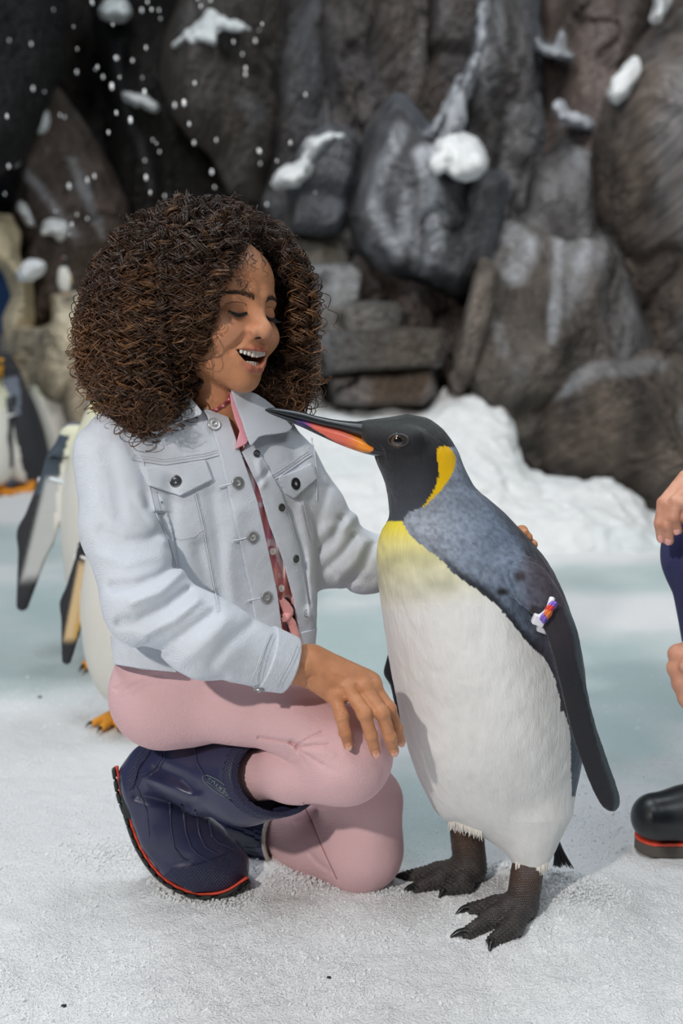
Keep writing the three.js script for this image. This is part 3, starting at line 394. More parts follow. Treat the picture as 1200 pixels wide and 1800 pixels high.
{
  const L = curve1([[728, 712], [733, 684], [739, 638], [747, 606], [757, 616], [770, 636], [784, 648], [797, 656], [812, 661], [830, 669], [860, 679], [890, 683], [912, 682], [930, 672], [950, 665], [975, 662], [1010, 664], [1080, 672], [1150, 682], [1210, 693], [1270, 705], [1330, 721], [1380, 741], [1410, 758], [1435, 780], [1450, 806], [1470, 845], [1490, 878], [1508, 903], [1525, 921], [1542, 938]]);
  const R = curve1([[728, 718], [734, 748], [742, 763], [755, 779], [775, 794], [795, 806], [812, 812], [830, 820], [860, 838], [880, 862], [900, 885], [920, 904], [950, 931], [985, 960], [1030, 985], [1075, 1003], [1110, 1014], [1170, 1026], [1240, 1031], [1320, 1026], [1370, 1017], [1420, 1004], [1460, 988], [1490, 976], [1512, 966], [1530, 957], [1542, 946]]);
  const ZC = curve1([[728, 1.545], [800, 1.55], [900, 1.575], [1000, 1.605], [1200, 1.645], [1450, 1.69], [1542, 1.70]]);
  const DZ = curve1([[728, 0.004], [740, 0.03], [760, 0.043], [800, 0.052], [860, 0.056], [900, 0.058], [950, 0.084], [1010, 0.108], [1100, 0.125], [1250, 0.132], [1350, 0.122], [1420, 0.09], [1460, 0.07], [1500, 0.045], [1542, 0.004]]);
  const rowBody = (X, Y, Z) => {
    const py = PY(Y, Z), px = PX(X, Z), t = py < 728 ? 728 : py > 1542 ? 1542 : py, a = L(t), b = R(t), w = (b - a) / 2 * Z / FPX, cx = ((a + b) / 2 - 600) / FPX * Z, dz = DZ(t), u = (X - cx) / w, q = (Z - ZC(t)) / dz, k = hyp(u, q);
    const over = (Math.abs(py - t)) * Z / FPX;
    const d = (k - 1) * Math.min(w, dz) * 0.8; return over > 0 ? Math.max(d, over * 0.8) : d;
  };
  // near flipper, hanging along the side and out from it
  const flipPoly = poly(outline([[892, 1000], [930, 985], [965, 1010], [995, 1062], [1016, 1112], [1023, 1160], [1038, 1240], [1052, 1290], [1066, 1330], [1080, 1370], [1089, 1400], [1088, 1419], [1077, 1427], [1060, 1420], [1044, 1395], [1030, 1362], [1010, 1308], [996, 1255], [984, 1205], [970, 1150], [955, 1105], [935, 1080], [908, 1050]], 3));
  const FZ = curve1([[985, 1.52], [1060, 1.495], [1120, 1.487], [1200, 1.505], [1300, 1.54], [1430, 1.585]]), FT = curve1([[985, 0.026], [1060, 0.017], [1120, 0.0125], [1300, 0.009], [1430, 0.006]]);
  const flipper = (X, Y, Z) => { const px = PX(X, Z), py = PY(Y, Z), d = -flipPoly(px, py) * Z / FPX, th = FT(py), prof = Math.sqrt(Math.max(0, 1 - (1 - clamp(d / (th * 1.3))) ** 2)); const zc = FZ(py) + (px - 1000) * 0.0001; return smax(-d, (Math.abs(Z - zc) - th * prof) * 0.8, 0.004); };
  const farFlip = blend(0.01, capsule(V(720, 1050, 1.72), V(694, 1180, 1.735), 0.014, 0.016), capsule(V(696, 1180, 1.735), V(712, 1275, 1.74), 0.014, 0.007));
  const thigh1 = capsule(V(824, 1395, 1.73), V(817, 1432, 1.772), 0.05, 0.031), thigh2 = capsule(V(930, 1430, 1.67), V(931, 1525, 1.665), 0.06, 0.022);
  const brow = capsule(V(655, 768, 1.52), V(725, 770, 1.50), 0.012, 0.014);
  const body = (X, Y, Z) => { let d = rowBody(X, Y, Z); const py = PY(Y, Z); if (py > 1330) { d = smin(d, thigh1(X, Y, Z), 0.03); d = smin(d, thigh2(X, Y, Z), 0.02); } if (py < 850) { d = smin(d, brow(X, Y, Z), 0.015); } if (py > 960) { d = smin(d, farFlip(X, Y, Z), 0.012); } return d; };
  const all = (X, Y, Z) => {
    const py = PY(Y, Z), px = PX(X, Z); let d = body(X, Y, Z);
    if (py > 940) d = smin(d, flipper(X, Y, Z), py < 1075 ? 0.035 : lerp(0.035, 0.004, clamp((py - 1075) / 60)));
    const on = Math.abs(d) < 0.02; if (!on) return d;
    const mantle = sstep(905, 960, py);
    return d - mantle * 0.0010 * fbm(X * 60, Y * 60, Z * 60, 2) - 0.0006 * fbm(X * 160, Y * 70, Z * 160, 1);
  };
  const head = poly(outline([[560, 700], [860, 700], [850, 770], [800, 785], [768, 788], [770, 812], [771, 832], [766, 856], [755, 877], [740, 893], [716, 902], [707, 917], [676, 917], [640, 925], [560, 900]], 0));
  const ear = poly(outline([[768, 790], [778, 785], [789, 787], [798, 801], [799, 818], [791, 838], [777, 858], [760, 877], [746, 890], [742, 892], [756, 874], [767, 853], [771, 832], [770, 812]], 2));
  const mantleEdge = curve1([[600, 905], [676, 915], [706, 916], [714, 930], [728, 948], [750, 965], [775, 984], [800, 1010], [830, 1032], [868, 1060], [900, 1096], [920, 1122], [945, 1147], [966, 1172], [985, 1230], [1004, 1300], [1015, 1380], [1040, 1500]]);   // px -> py of the front edge of the grey coat
  const HEAD = S(40, 40, 43), THROAT = S(62, 64, 70), GREYB = S(128, 139, 156), BLACK = S(30, 31, 34), YEL = S(243, 200, 12), WHITE = S(231, 231, 229), CREAM = S(236, 226, 150), CHEST = S(240, 220, 70);
  const backLine = curve1([[740, 815], [850, 836], [890, 874], [940, 914], [1000, 942], [1040, 958], [1075, 974], [1110, 1000]]);
  const tint = (X, Y, Z, nx, ny, nz) => {
    const px = PX(X, Z) + 1.6 * fbm(X * 130, Y * 130, Z * 130, 2), py = PY(Y, Z) + 1.6 * fbm(X * 130 + 7, Y * 130, Z * 130, 2), back = nz > 0.25;
    if (py > 1066 && flipper(X, Y, Z) < 0.003 && rowBody(X, Y, Z) > 0.0015 && px + (py - 1066) * 0.5 > 934) { const e = flipPoly(px, py); const edge = px > 1000 + (py - 1110) * 0.25 ? sstep(-14, -5, e) : 0; return mix3(mix3(S(40, 40, 45), S(52, 48, 54), sstep(1180, 1110, py)), S(72, 84, 90), edge * 0.8); }
    if (py > 960 && farFlip(X, Y, Z) < 0.004) return BLACK;
    const eH = head(px, py), eE = ear(px, py);
    if (eE < 0.8 && !back) return mix3(YEL, S(238, 170, 20), sstep(880, 800, py) * 0.4);
    if (eH < 0) { const c = mix3(HEAD, S(72, 76, 84), sstep(790, 905, py) * sstep(790, 730, px)); return mix3(c, S(60, 66, 62), sstep(775, 740, py) * 0.5); }
    const e = py - mantleEdge(px);                                            // positive: below the edge, the white front
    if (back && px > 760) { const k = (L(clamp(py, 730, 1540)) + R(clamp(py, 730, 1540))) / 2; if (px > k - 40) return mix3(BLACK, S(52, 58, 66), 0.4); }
    const side = px > 1002 + (py - 1300) * 0.03 && py > 1270 && py < 1400;
    if (side) return S(70, 84, 96);
    if (e < 0 || (px > 985 && py < 1250)) {
      const outer = sstep(-26, 8, px - backLine(py)), dark = sstep(-26, -6, e + 3 * noise(X * 200, Y * 200, Z * 200)), darkOn = sstep(745, 820, px), sp = fbm(X * 240, Y * 240, Z * 240, 2);
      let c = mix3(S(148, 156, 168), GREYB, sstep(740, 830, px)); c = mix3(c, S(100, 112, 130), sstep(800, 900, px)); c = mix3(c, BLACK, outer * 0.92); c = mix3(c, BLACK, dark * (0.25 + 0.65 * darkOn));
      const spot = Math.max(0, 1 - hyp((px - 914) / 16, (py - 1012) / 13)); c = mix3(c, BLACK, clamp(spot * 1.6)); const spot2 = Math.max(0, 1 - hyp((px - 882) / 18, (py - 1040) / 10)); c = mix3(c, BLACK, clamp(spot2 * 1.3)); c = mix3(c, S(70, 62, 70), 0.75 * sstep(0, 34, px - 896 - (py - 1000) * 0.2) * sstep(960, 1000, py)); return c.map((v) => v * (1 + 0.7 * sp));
    }
    const y = py + (px - 700) * 0.12; let c = mix3(CHEST, CREAM, sstep(918, 965, y)); c = mix3(c, S(228, 224, 190), sstep(950, 1020, y)); c = mix3(c, WHITE, sstep(1000, 1095, y));
    const dirty = sstep(955, 985, y) * (1 - sstep(1030, 1075, y)) * (0.45 + 0.9 * fbm(X * 30, Y * 40, Z * 30, 3)); c = mix3(c, S(150, 150, 120), clamp(dirty * 0.75));
    return c.map((v) => v * (0.97 + 0.1 * fbm(X * 90, Y * 25, Z * 90, 2)));
  };
  const lo = [V(640, 700, 1.8)[0], V(0, 725, 1.46)[1], 1.455], hi = [V(1100, 0, 1.62)[0], V(0, 1545, 1.75)[1], 1.84];
  lo[0] = Math.min(V(640, 0, 1.8)[0], V(592, 0, 1.56)[0]); lo[1] = V(0, 722, 1.56)[1];
  const base = W(VG(870, 1585));
  const P = thing('king_penguin', 'king penguin facing the girl, beak raised to her collar, beaded band on its flipper', 'penguin', [base.x, 0, base.z]);
  // body wraps: arc round the trunk and height
  const wrap = (X, Y, Z) => { const py = PY(Y, Z), t = clamp(py, 730, 1540), a = L(t), b = R(t), cx = ((a + b) / 2 - 600) / FPX * Z; return [Math.atan2(X - cx, -(Z - ZC(t) - 0.0001)) * 0.13, -Y]; };
  part('body', nets(all, lo, hi, 0.0026, { color: tint, uv: wrap, lip: 2.0 }), featherMat, P);
  // bill
  const top = curve1([[466, 719], [474, 717], [500, 719], [530, 724], [560, 732], [600, 739], [640, 741], [680, 738]]), bot = curve1([[466, 722], [474, 727], [500, 738], [530, 751], [560, 765], [600, 783], [640, 797], [680, 806]]), gape = curve1([[466, 721], [500, 731], [540, 742], [570, 750], [600, 757], [640, 772], [680, 790]]);
  const BZ = (px) => 1.545 - (672 - px) * 0.00028, BT = curve1([[466, 0.002], [480, 0.005], [540, 0.0095], [600, 0.014], [650, 0.024], [680, 0.032]]);
  const billF = (a, b) => (X, Y, Z) => { const px = PX(X, Z), py = PY(Y, Z), p = clamp(px, 466, 682), t = a(p), u = b(p), cy = (t + u) / 2, w = Math.max((u - t) / 2, 0.6), k = Math.pow(Math.pow(Math.abs((py - cy) / w), 2.4) + Math.pow(Math.abs((Z - BZ(p)) / BT(p)), 2.4), 1 / 2.4); const d = (k - 1) * Math.min(w * Z / FPX, BT(p)) * 0.7; return px !== p ? Math.max(d, Math.abs(px - p) * Z / FPX * 0.7) : d; };
  const lob = [V(460, 0, 1.5)[0], V(0, 708, 1.55)[1], 1.44], hib = [V(690, 0, 1.56)[0], V(0, 812, 1.56)[1], 1.6];
  const upperTint = (X, Y, Z) => { const px = PX(X, Z); return mix3(S(34, 38, 42), S(44, 46, 50), sstep(560, 640, px)); };
  const plate = poly(outline([[528, 739], [560, 747], [600, 757], [632, 767], [650, 779], [657, 788], [648, 796], [625, 792], [596, 781], [566, 763]], 2));
  const lowerTint = (X, Y, Z) => { const px = PX(X, Z), py = PY(Y, Z), e = plate(px, py), n = fbm(X * 120, Y * 200, Z * 120, 3); if (e < 0) { let c = mix3(S(226, 112, 92), S(246, 150, 44), sstep(600, 640, px)); c = mix3(S(96, 66, 160), c, sstep(530, 556, px)); return mix3(c, S(190, 70, 72), clamp(n * 1.2) * 0.7); } return mix3(S(70, 54, 110), S(38, 40, 46), px > 520 && px < 560 && py < 750 ? 0.3 : 1); };
  const billMat = phys({ color: 0xffffff, vertexColors: true, roughness: 0.34, clearcoat: 0.3, clearcoatRoughness: 0.3 });
  part('upper_bill', nets(billF(top, (p) => gape(p) + 0.4), lob, hib, 0.0012, { color: upperTint, lip: 2.5 }), billMat, P, 'dark slightly hooked upper bill');
  part('lower_bill', nets(billF((p) => gape(p) - 0.4, bot), lob, hib, 0.0012, { color: lowerTint, lip: 2.5 }), billMat, P, 'lower bill with a coral orange plate');
  // eye
  const ez = hitFront(all, 700, 774, 1.4, 1.7), eye = V(700, 774, ez + 0.0098), eyeR = 0.0125;
  const eg = new THREE.SphereGeometry(eyeR, 40, 28); { const p = eg.attributes.position, n = p.count, c = new Float32Array(n * 3), dir = new THREE.Vector3(-0.12, 0.12, 1).normalize(); for (let i = 0; i < n; i++) { const q = new THREE.Vector3().fromBufferAttribute(p, i).normalize().dot(dir); c.set(q > 0.90 ? S(14, 11, 10) : q > 0.5 ? mix3(S(92, 68, 50), S(50, 37, 28), (0.90 - q) * 2.6) : S(40, 32, 28), i * 3); } eg.setAttribute('color', new THREE.BufferAttribute(c, 3)); }
  const ew = W(eye); eg.translate(ew.x, ew.y, ew.z);
  const eyeO = part('eye', eg, phys({ color: 0xffffff, vertexColors: true, roughness: 0.15, clearcoat: 1, clearcoatRoughness: 0.03 }), P, 'brown eye');
  const rim = []; for (let i = 0; i < 28; i++) { const a = i / 28 * Math.PI * 2, px = 700 + 17.5 * Math.cos(a), py = 774 + 10.5 * Math.sin(a), z = hitFront(all, px, py, 1.4, 1.7); rim.push(V(px, py, z - 0.0005)); }
  part('eyelid', tube(rim, 0.0019, { closed: true, segs: 60, sides: 8 }), mat({ color: rgb(48, 46, 48), roughness: 0.55 }), eyeO);
  // feet
  const foot = (ankle, heel, toes, radius, hue) => {
    const parts = [capsule(V(...ankle), VG(heel[0], heel[1], 0.03), radius, radius * 1.0)];
    const heelV = VG(heel[0], heel[1], 0.026);
    for (const [k, e] of toes) { const a = VG(...k, 0.022), b = VG(...e, 0.011); parts.push(capsule(heelV, a, 0.0205, 0.0142), capsule(a, b, 0.0142, 0.0095)); }
    for (let i = 1; i < toes.length; i++) { const m = [0, 1].map((q) => (toes[i][1][q] * 0.5 + toes[i - 1][1][q] * 0.5) * 0.7 + 0.3 * heel[q]); parts.push(capsule(heelV, VG(m[0], m[1], 0.006), 0.011, 0.0042)); }
    const q = blend(0.007, ...parts), ridge = (X, Y, Z) => { const d = q(X, Y, Z); if (Math.abs(d) > 0.01) return d; const h = heightOf([X, Y, Z]); return d - 0.0008 * Math.sin((X * 0.8 - Y * 0.9 + Z * 0.4) * 900) * sstep(0.05, 0.02, h) - 0.0008 * fbm(X * 180, Y * 180, Z * 180, 2); };
    return (X, Y, Z) => Math.max(ridge(X, Y, Z), -(heightOf([X, Y, Z]) + 0.004));
  };
  const FEET = [
    ['near', [930, 1505, 1.665], [918, 1588], [[[872, 1592], [826, 1598]], [[868, 1612], [822, 1640]], [[902, 1628], [866, 1654]]], [[798, 1611], [787, 1651], [860, 1674]], 0.0235],
    ['far', [818, 1445, 1.775], [826, 1524], [[[770, 1532], [716, 1541]], [[775, 1545], [733, 1560]], [[815, 1552], [785, 1565]]], [[688, 1549], [703, 1574], [770, 1583]], 0.026],
  ];
  for (const [, ankle, heel, toes, tips, r] of FEET) {
    const f = foot(ankle, heel, toes, r), xs = [ankle[0], heel[0], ...tips.map((t) => t[0])], z0 = zOnLevel(Math.max(...tips.map((t) => t[1])), 0) - 0.03, z1 = Math.max(zOnLevel(heel[1], 0), ankle[2]) + 0.05;
    const lo = [V(Math.min(...xs) - 30, 0, z1)[0], V(0, ankle[1] - 12, ankle[2])[1], z0], hi = [V(Math.max(...xs) + 50, 0, z1)[0], V(0, Math.max(...tips.map((t) => t[1])) + 20, z1)[1], z1];
    lo[0] = Math.min(lo[0], V(Math.min(...xs) - 30, 0, z0)[0]);
    const F = part('foot', nets(f, lo, hi, 0.0018, { color: (X, Y, Z) => { const h = heightOf([X, Y, Z]), n = fbm(X * 50, Y * 50, Z * 50, 3); return mix3(mix3(S(58, 54, 53), S(84, 60, 46), sstep(0.03, 0.09, h) * 0.8), S(96, 92, 90), clamp(n * 0.8)); } }), footMat, P, 'black scaly webbed foot');
    toes.forEach(([, e], i) => { const t = tips[i], a = VG(e[0] + (e[0] - t[0]) * 0.1, e[1] + (e[1] - t[1]) * 0.1, 0.013), b = VG(t[0], t[1], 0.003), m = [0, 1, 2].map((k) => (a[k] + b[k]) / 2 - (k === 1 ? 0.005 : 0)); part('claw', tube([a, m, b], 0.0075, { segs: 12, sides: 10, taper: (u) => 1 - u * 0.85 }), clawMat, F); });
  }
  // tail bristles and the leg fringe
  const bristles = []; for (let i = 0; i < 26; i++) { const u = i / 25; bristles.push(tube([V(950 + 14 * u, 1425 + 10 * rnd(), 1.715 + 0.02 * rnd()), V(974 + 12 * u, 1490, 1.752), V(972 + 36 * u, 1518 + 7 * rnd() + 3 * u, 1.765 + 0.02 * rnd())], 0.003, { segs: 5, sides: 5, taper: (t) => 1 - 0.8 * t })); }
  part('tail', bristles, mat({ color: rgb(22, 22, 26), roughness: 0.6 }), P);
  const fringe = []; const white = mat({ color: rgb(230, 226, 218), roughness: 0.85 });
  for (let i = 0; i < 60; i++) { const u = i / 59, px = lerp(908, 962, u), y0 = 1520 + 9 * Math.sin(u * 3.1), z = hitFront(all, px, y0 - 6, 1.55, 1.9) + 0.0035; fringe.push(tube([V(px, y0 - 12, z), V(px + rr(-2, 2), y0 + 2, z - 0.0015), V(px + rr(-3, 3), y0 + rr(8, 16), z + 0.001)], 0.0016, { segs: 4, sides: 4, taper: (t) => 1 - 0.85 * t })); }
  for (let i = 0; i < 30; i++) { const u = i / 29, px = lerp(788, 846, u), y0 = 1452 + 20 * Math.max(0, u - 0.25), z = hitFront(all, px, y0 - 8, 1.55, 1.9) + 0.006; fringe.push(tube([V(px, y0 - 10, z), V(px + rr(-2, 2), y0 + 3, z), V(px + rr(-3, 3), y0 + rr(7, 13), z + 0.002)], 0.0016, { segs: 4, sides: 4, taper: (t) => 1 - 0.85 * t })); }
  const fr = part('feather_fringe', fringe, white, P, 'white feather tips hanging over the black legs'); fr.userData.kind = 'stuff';
  // flipper band
  const ring = []; { const a = [932, 1089], b = [976, 1056]; for (let i = 0; i <= 12; i++) { const u = i / 12, px = lerp(a[0] + 4, b[0] - 6, u), py = lerp(a[1], b[1] - 4, u), z = hitFront(all, px, py, 1.4, 1.7); ring.push(V(px + 10 * Math.sin(u * Math.PI) * 0.6, py + 14 * Math.sin(u * Math.PI) * 0.5, z - 0.004 - 0.003 * Math.sin(u * Math.PI))); } }
  const bandMat = phys({ color: rgb(226, 226, 232), roughness: 0.4 });
  const band = part('wing_band', tube(ring, 0.0042, { segs: 40, sides: 8 }), bandMat, P, 'white plastic band with beads');
  const beads = [[[958, 1088], [120, 92, 190]], [[964, 1080], [232, 126, 56]], [[961, 1077], [228, 112, 50]], [[968, 1071], [222, 58, 48]], [[964, 1069], [226, 66, 52]], [[973, 1065], [124, 92, 196]], [[968, 1064], [134, 100, 200]], [[955, 1084], [128, 98, 190]]];
  for (const [[px, py], c] of beads) { const z = hitFront(all, px, py, 1.4, 1.7) - 0.008, p = W(V(px, py, z)); const g = new THREE.TorusGeometry(0.0042, 0.0026, 8, 16).rotateX(0.4).rotateY(0.9).translate(p.x, p.y, p.z); triangles += 256; part('bead', g, phys({ color: rgb(...c), roughness: 0.25 }), band); }
  for (const [px, py, s] of [[946, 1090, 0.0155], [953, 1104, 0.014]]) { const z = hitFront(all, px, py, 1.4, 1.7) - 0.009, p = W(V(px, py, z)); part('clasp', new RoundedBoxGeometry(s, s * 0.85, s * 0.8, 3, 0.002).rotateZ(-0.35).translate(p.x, p.y, p.z), bandMat, band); }
}
// ---------------------------------------------------------------- the girl
const twillBump = dataMap(256, 256, (u, v) => { const t = (u + v) * 48, w = t - Math.floor(t), b = tileNoise(96, 31)(u, v); return 0.65 * Math.abs(w - 0.5) * 2 + 0.35 * b; });
const denim = phys({ color: rgb(217, 223, 232), roughness: 0.82, bumpMap: again(twillBump, 11, 11), bumpScale: 0.0013, sheen: 0.15, sheenColor: new THREE.Color(1, 1, 1) });
const knitBump = (() => { const a = tileNoise(128, 33), b = tileNoise(64, 34); return dataMap(256, 256, (u, v) => 0.6 * a(u, v) + 0.4 * b(u, v)); })();
const pinkKnit = phys({ color: rgb(217, 178, 181), roughness: 0.9, bumpMap: again(knitBump, 9, 9), bumpScale: 0.0006, sheen: 0.5, sheenColor: new THREE.Color(0.9, 0.7, 0.72), sheenRoughness: 0.6 });
const skinBump = (() => { const a = tileNoise(80, 35), b = tileNoise(200, 36); return dataMap(512, 512, (u, v) => 0.5 * a(u, v) + 0.5 * b(u, v)); })();
const skinMat = phys({ color: 0xffffff, vertexColors: true, roughness: 0.48, bumpMap: again(skinBump, 10, 10), bumpScale: 0.0003, specularIntensity: 0.7, sheen: 0.15, sheenColor: new THREE.Color(0.9, 0.6, 0.45) });
const SKIN = S(196, 138, 100), SKIN_DEEP = S(164, 104, 70), SKIN_PINK = S(218, 156, 130);
const girlBase = W(VG(480, 1540));
const girl = thing('person', 'smiling curly haired girl crouching in the snow in white jacket and pink leggings', 'person', [girlBase.x, 0, girlBase.z]);

// --- head frame: fitted to the eyes, nose, mouth and chin
const HO = V(379, 552, 1.555), HY = 50 * Math.PI / 180, HP = 6 * Math.PI / 180, HR = 2.5 * Math.PI / 180;
const HM = (() => { const cy = Math.cos(HY), sy = Math.sin(HY), cp = Math.cos(HP), sp = Math.sin(HP), cr = Math.cos(HR), sr = Math.sin(HR); const m = (A, B) => A.map((r) => [0, 1, 2].map((j) => r[0] * B[0][j] + r[1] * B[1][j] + r[2] * B[2][j])); return m(m(m([[1, 0, 0], [0, -1, 0], [0, 0, -1]], [[cr, -sr, 0], [sr, cr, 0], [0, 0, 1]]), [[cy, 0, sy], [0, 1, 0], [-sy, 0, cy]]), [[1, 0, 0], [0, cp, -sp], [0, sp, cp]]); })();
const toHead = (X, Y, Z) => { const a = X - HO[0], b = Y - HO[1], c = Z - HO[2]; return [HM[0][0] * a + HM[1][0] * b + HM[2][0] * c, HM[0][1] * a + HM[1][1] * b + HM[2][1] * c, HM[0][2] * a + HM[1][2] * b + HM[2][2] * c]; };
const fromHead = (x, y, z) => [0, 1, 2].map((i) => HO[i] + HM[i][0] * x + HM[i][1] * y + HM[i][2] * z);
const headRot = new THREE.Matrix4().makeBasis(...[0, 1, 2].map((j) => new THREE.Vector3(HM[0][j], HM[1][j], HM[2][j])));
const headPlace = (g) => g.applyMatrix4(headRot).translate(...HO).applyMatrix4(TO_WORLD);

const both = (fn) => (x, y, z) => fn(Math.abs(x), y, z);
const H = {
  cranium: ellipsoid([0, 0.030, -0.022], [0.074, 0.084, 0.090]), forehead: ellipsoid([0, 0.044, 0.026], [0.060, 0.046, 0.054]), face: ellipsoid([0, -0.022, 0.020], [0.056, 0.072, 0.061]),
  jaw: capsule([0.046, -0.040, 0.0], [0.010, -0.086, 0.054], 0.022, 0.0155), chin: ball([0, -0.0895, 0.058], 0.0155), cheek: ellipsoid([0.036, -0.030, 0.056], [0.025, 0.021, 0.020]),
  bridge: capsule([0, 0.012, 0.0735], [0, -0.019, 0.0895], 0.0076, 0.0086), tip: ball([0, -0.0262, 0.0925], 0.0104), ala: ellipsoid([0.0128, -0.0285, 0.0825], [0.0076, 0.0075, 0.0105]),
  brow: capsule([0.012, 0.0205, 0.073], [0.046, 0.0175, 0.056], 0.0085), socket: ball([0.029, 0.0030, 0.0965], 0.0165), lid: ellipsoid([0.0300, 0.0000, 0.0635], [0.0150, 0.0125, 0.0125]),
  upLip: chain([[0, -0.0505, 0.0840], [0.010, -0.0505, 0.0815], [0.020, -0.0512, 0.0740], [0.0290, -0.0520, 0.0635]], [0.0036, 0.0036, 0.0031, 0.0022], 0.004), loLip: chain([[0, -0.0752, 0.0790], [0.010, -0.0738, 0.0768], [0.0195, -0.0672, 0.0702], [0.0290, -0.0530, 0.0630]], [0.0052, 0.0052, 0.0043, 0.0024], 0.004),
  muzzle: ellipsoid([0, -0.054, 0.055], [0.032, 0.028, 0.024]), fold: capsule([0.021, -0.034, 0.083], [0.037, -0.055, 0.069], 0.0035, 0.003), nostril: ellipsoid([0.0062, -0.0352, 0.0880], [0.0030, 0.0020, 0.0042]),
};
const mouthPoly = poly(outline([[-0.0280, -0.0520], [-0.014, -0.0522], [0, -0.0522], [0.014, -0.0522], [0.0280, -0.0520], [0.0190, -0.0640], [0.009, -0.0702], [0, -0.0716], [-0.009, -0.0702], [-0.0190, -0.0640]], 2));
const headLocal = (x, y, z) => {
  const ax = Math.abs(x); let d = smin(H.cranium(x, y, z), H.forehead(x, y, z), 0.03); d = smin(d, H.face(x, y, z), 0.025);
  if (d > 0.06) return d - 0.02;
  d = smin(d, H.jaw(ax, y, z), 0.022); d = smin(d, H.chin(x, y, z), 0.016); d = smin(d, H.muzzle(x, y, z), 0.02); d = smin(d, H.cheek(ax, y, z), 0.018); d = smin(d, H.brow(ax, y, z), 0.014);
  d = smax(d, -H.socket(ax, y, z), 0.014); d = smin(d, H.lid(ax, y, z), 0.0035);
  d = smin(d, H.bridge(x, y, z), 0.012); d = smin(d, H.tip(x, y, z), 0.010); d = smin(d, H.ala(ax, y, z), 0.006); d = smax(d, -H.fold(ax, y, z), 0.008); d = smax(d, -H.nostril(ax, y, z), 0.002);
  d = smin(d, H.upLip(ax, y, z), 0.005); d = smin(d, H.loLip(ax, y, z), 0.006);
  if (z > 0.03 && y < -0.03) d = smax(d, -Math.max(mouthPoly(x, y), 0.040 - z), 0.003);
  return d;
};
// --- trunk
const TL = curve1([[690, 305], [704, 240], [722, 196], [750, 176], [850, 178], [950, 190], [1050, 198], [1175, 203]]), TR = curve1([[690, 436], [712, 474], [742, 512], [775, 534], [805, 546], [870, 556], [960, 559], [1040, 557], [1140, 553], [1175, 551]]);
const TZ = (px, py) => 1.612 + (px - 370) * 0.00034 + (py - 950) * 0.00006, TD = curve1([[690, 0.028], [720, 0.048], [760, 0.068], [820, 0.082], [900, 0.088], [1050, 0.086], [1180, 0.094]]);
const trunk = (X, Y, Z) => { const py = PY(Y, Z), px = PX(X, Z), t = clamp(py, 692, 1182), a = TL(t), b = TR(t), w = (b - a) / 2 * Z / FPX, cx = (a + b) / 2, u = (px - cx) / ((b - a) / 2), q = (Z - TZ(px, t)) / TD(t), k = Math.pow(Math.pow(Math.abs(u), 2.5) + Math.pow(Math.abs(q), 2.5), 0.4), d = (k - 1) * Math.min(w, TD(t)) * 0.75; return t !== py ? Math.max(d, Math.abs(py - t) * Z / FPX * 0.8) : d; };
const r_ = (px, z) => px * z / FPX;
const ARM_R = [[193, 800, 1.530, 64], [212, 930, 1.500, 66], [258, 1062, 1.462, 72], [365, 1122, 1.452, 68], [508, 1170, 1.488, 47]];
const ARM_L = [[508, 822, 1.655, 52], [548, 900, 1.685, 56], [582, 968, 1.700, 60], [640, 990, 1.718, 49], [800, 985, 1.740, 38]];
const limb = (A, k = 0.02, off = 0) => chain(A.map(([x, y, z]) => V(x, y, z)), A.map(([, , z, r]) => r_(r, z) + off), k);
const sleeveR0 = limb(ARM_R), sleeveL0 = limb(ARM_L);
const neckV = (r) => chain([V(372, 655, 1.585), V(384, 715, 1.600), V(382, 770, 1.612)], [r, r, r * 1.25], 0.02);
// creases: lines in the cloth with a half width in pixels and a depth in metres (below 0: a ridge)
const crease = (list) => { const L = list.map(([pts, w, a]) => [polyline(pts), w, a, pts.reduce((m, p) => [Math.min(m[0], p[0]), Math.min(m[1], p[1]), Math.max(m[2], p[0]), Math.max(m[3], p[1])], [1e9, 1e9, -1e9, -1e9])]); return (px, py) => { let s = 0; for (const [d, w, a, b] of L) { if (px < b[0] - 3 * w || px > b[2] + 3 * w || py < b[1] - 3 * w || py > b[3] + 3 * w) continue; const t = d(px, py) / w; s += a * Math.exp(-t * t); } return s; }; };
const sleeveFolds = crease([
  [[[222, 770], [238, 800], [256, 850], [262, 890]], 8, 0.006], [[[190, 792], [205, 850], [212, 905]], 13, 0.004], [[[160, 800], [166, 880]], 16, -0.003],
  [[[318, 985], [285, 1012], [240, 1030], [200, 1032]], 11, 0.007], [[[316, 1006], [280, 1040], [232, 1060]], 10, -0.006], [[[330, 1040], [296, 1065], [240, 1092], [212, 1094]], 11, 0.008], [[[345, 1056], [305, 1090], [255, 1116]], 10, -0.007],
  [[[372, 1080], [338, 1106], [290, 1140], [255, 1140]], 12, 0.008], [[[398, 1090], [368, 1122], [322, 1160]], 13, -0.004], [[[440, 1100], [402, 1130], [372, 1165]], 12, 0.004], [[[290, 1140], [330, 1170], [390, 1190]], 12, 0.003],
  [[[180, 935], [215, 955], [260, 950], [290, 930]], 12, 0.005], [[[175, 975], [220, 990], [280, 975]], 12, -0.004], [[[240, 870], [262, 905], [290, 950]], 9, -0.003], [[[150, 745], [175, 760], [205, 765]], 10, 0.003],
  [[[600, 915], [585, 945], [560, 965]], 9, 0.008], [[[628, 905], [605, 925], [575, 930]], 12, -0.006], [[[622, 945], [600, 975], [572, 1000]], 8, 0.006], [[[640, 955], [625, 985], [596, 1015]], 9, -0.004], [[[575, 860], [562, 900], [556, 930]], 10, 0.004], [[[655, 960], [640, 1000], [610, 1030]], 8, 0.004], [[[560, 985], [590, 1012], [650, 1020]], 9, 0.003],
]);
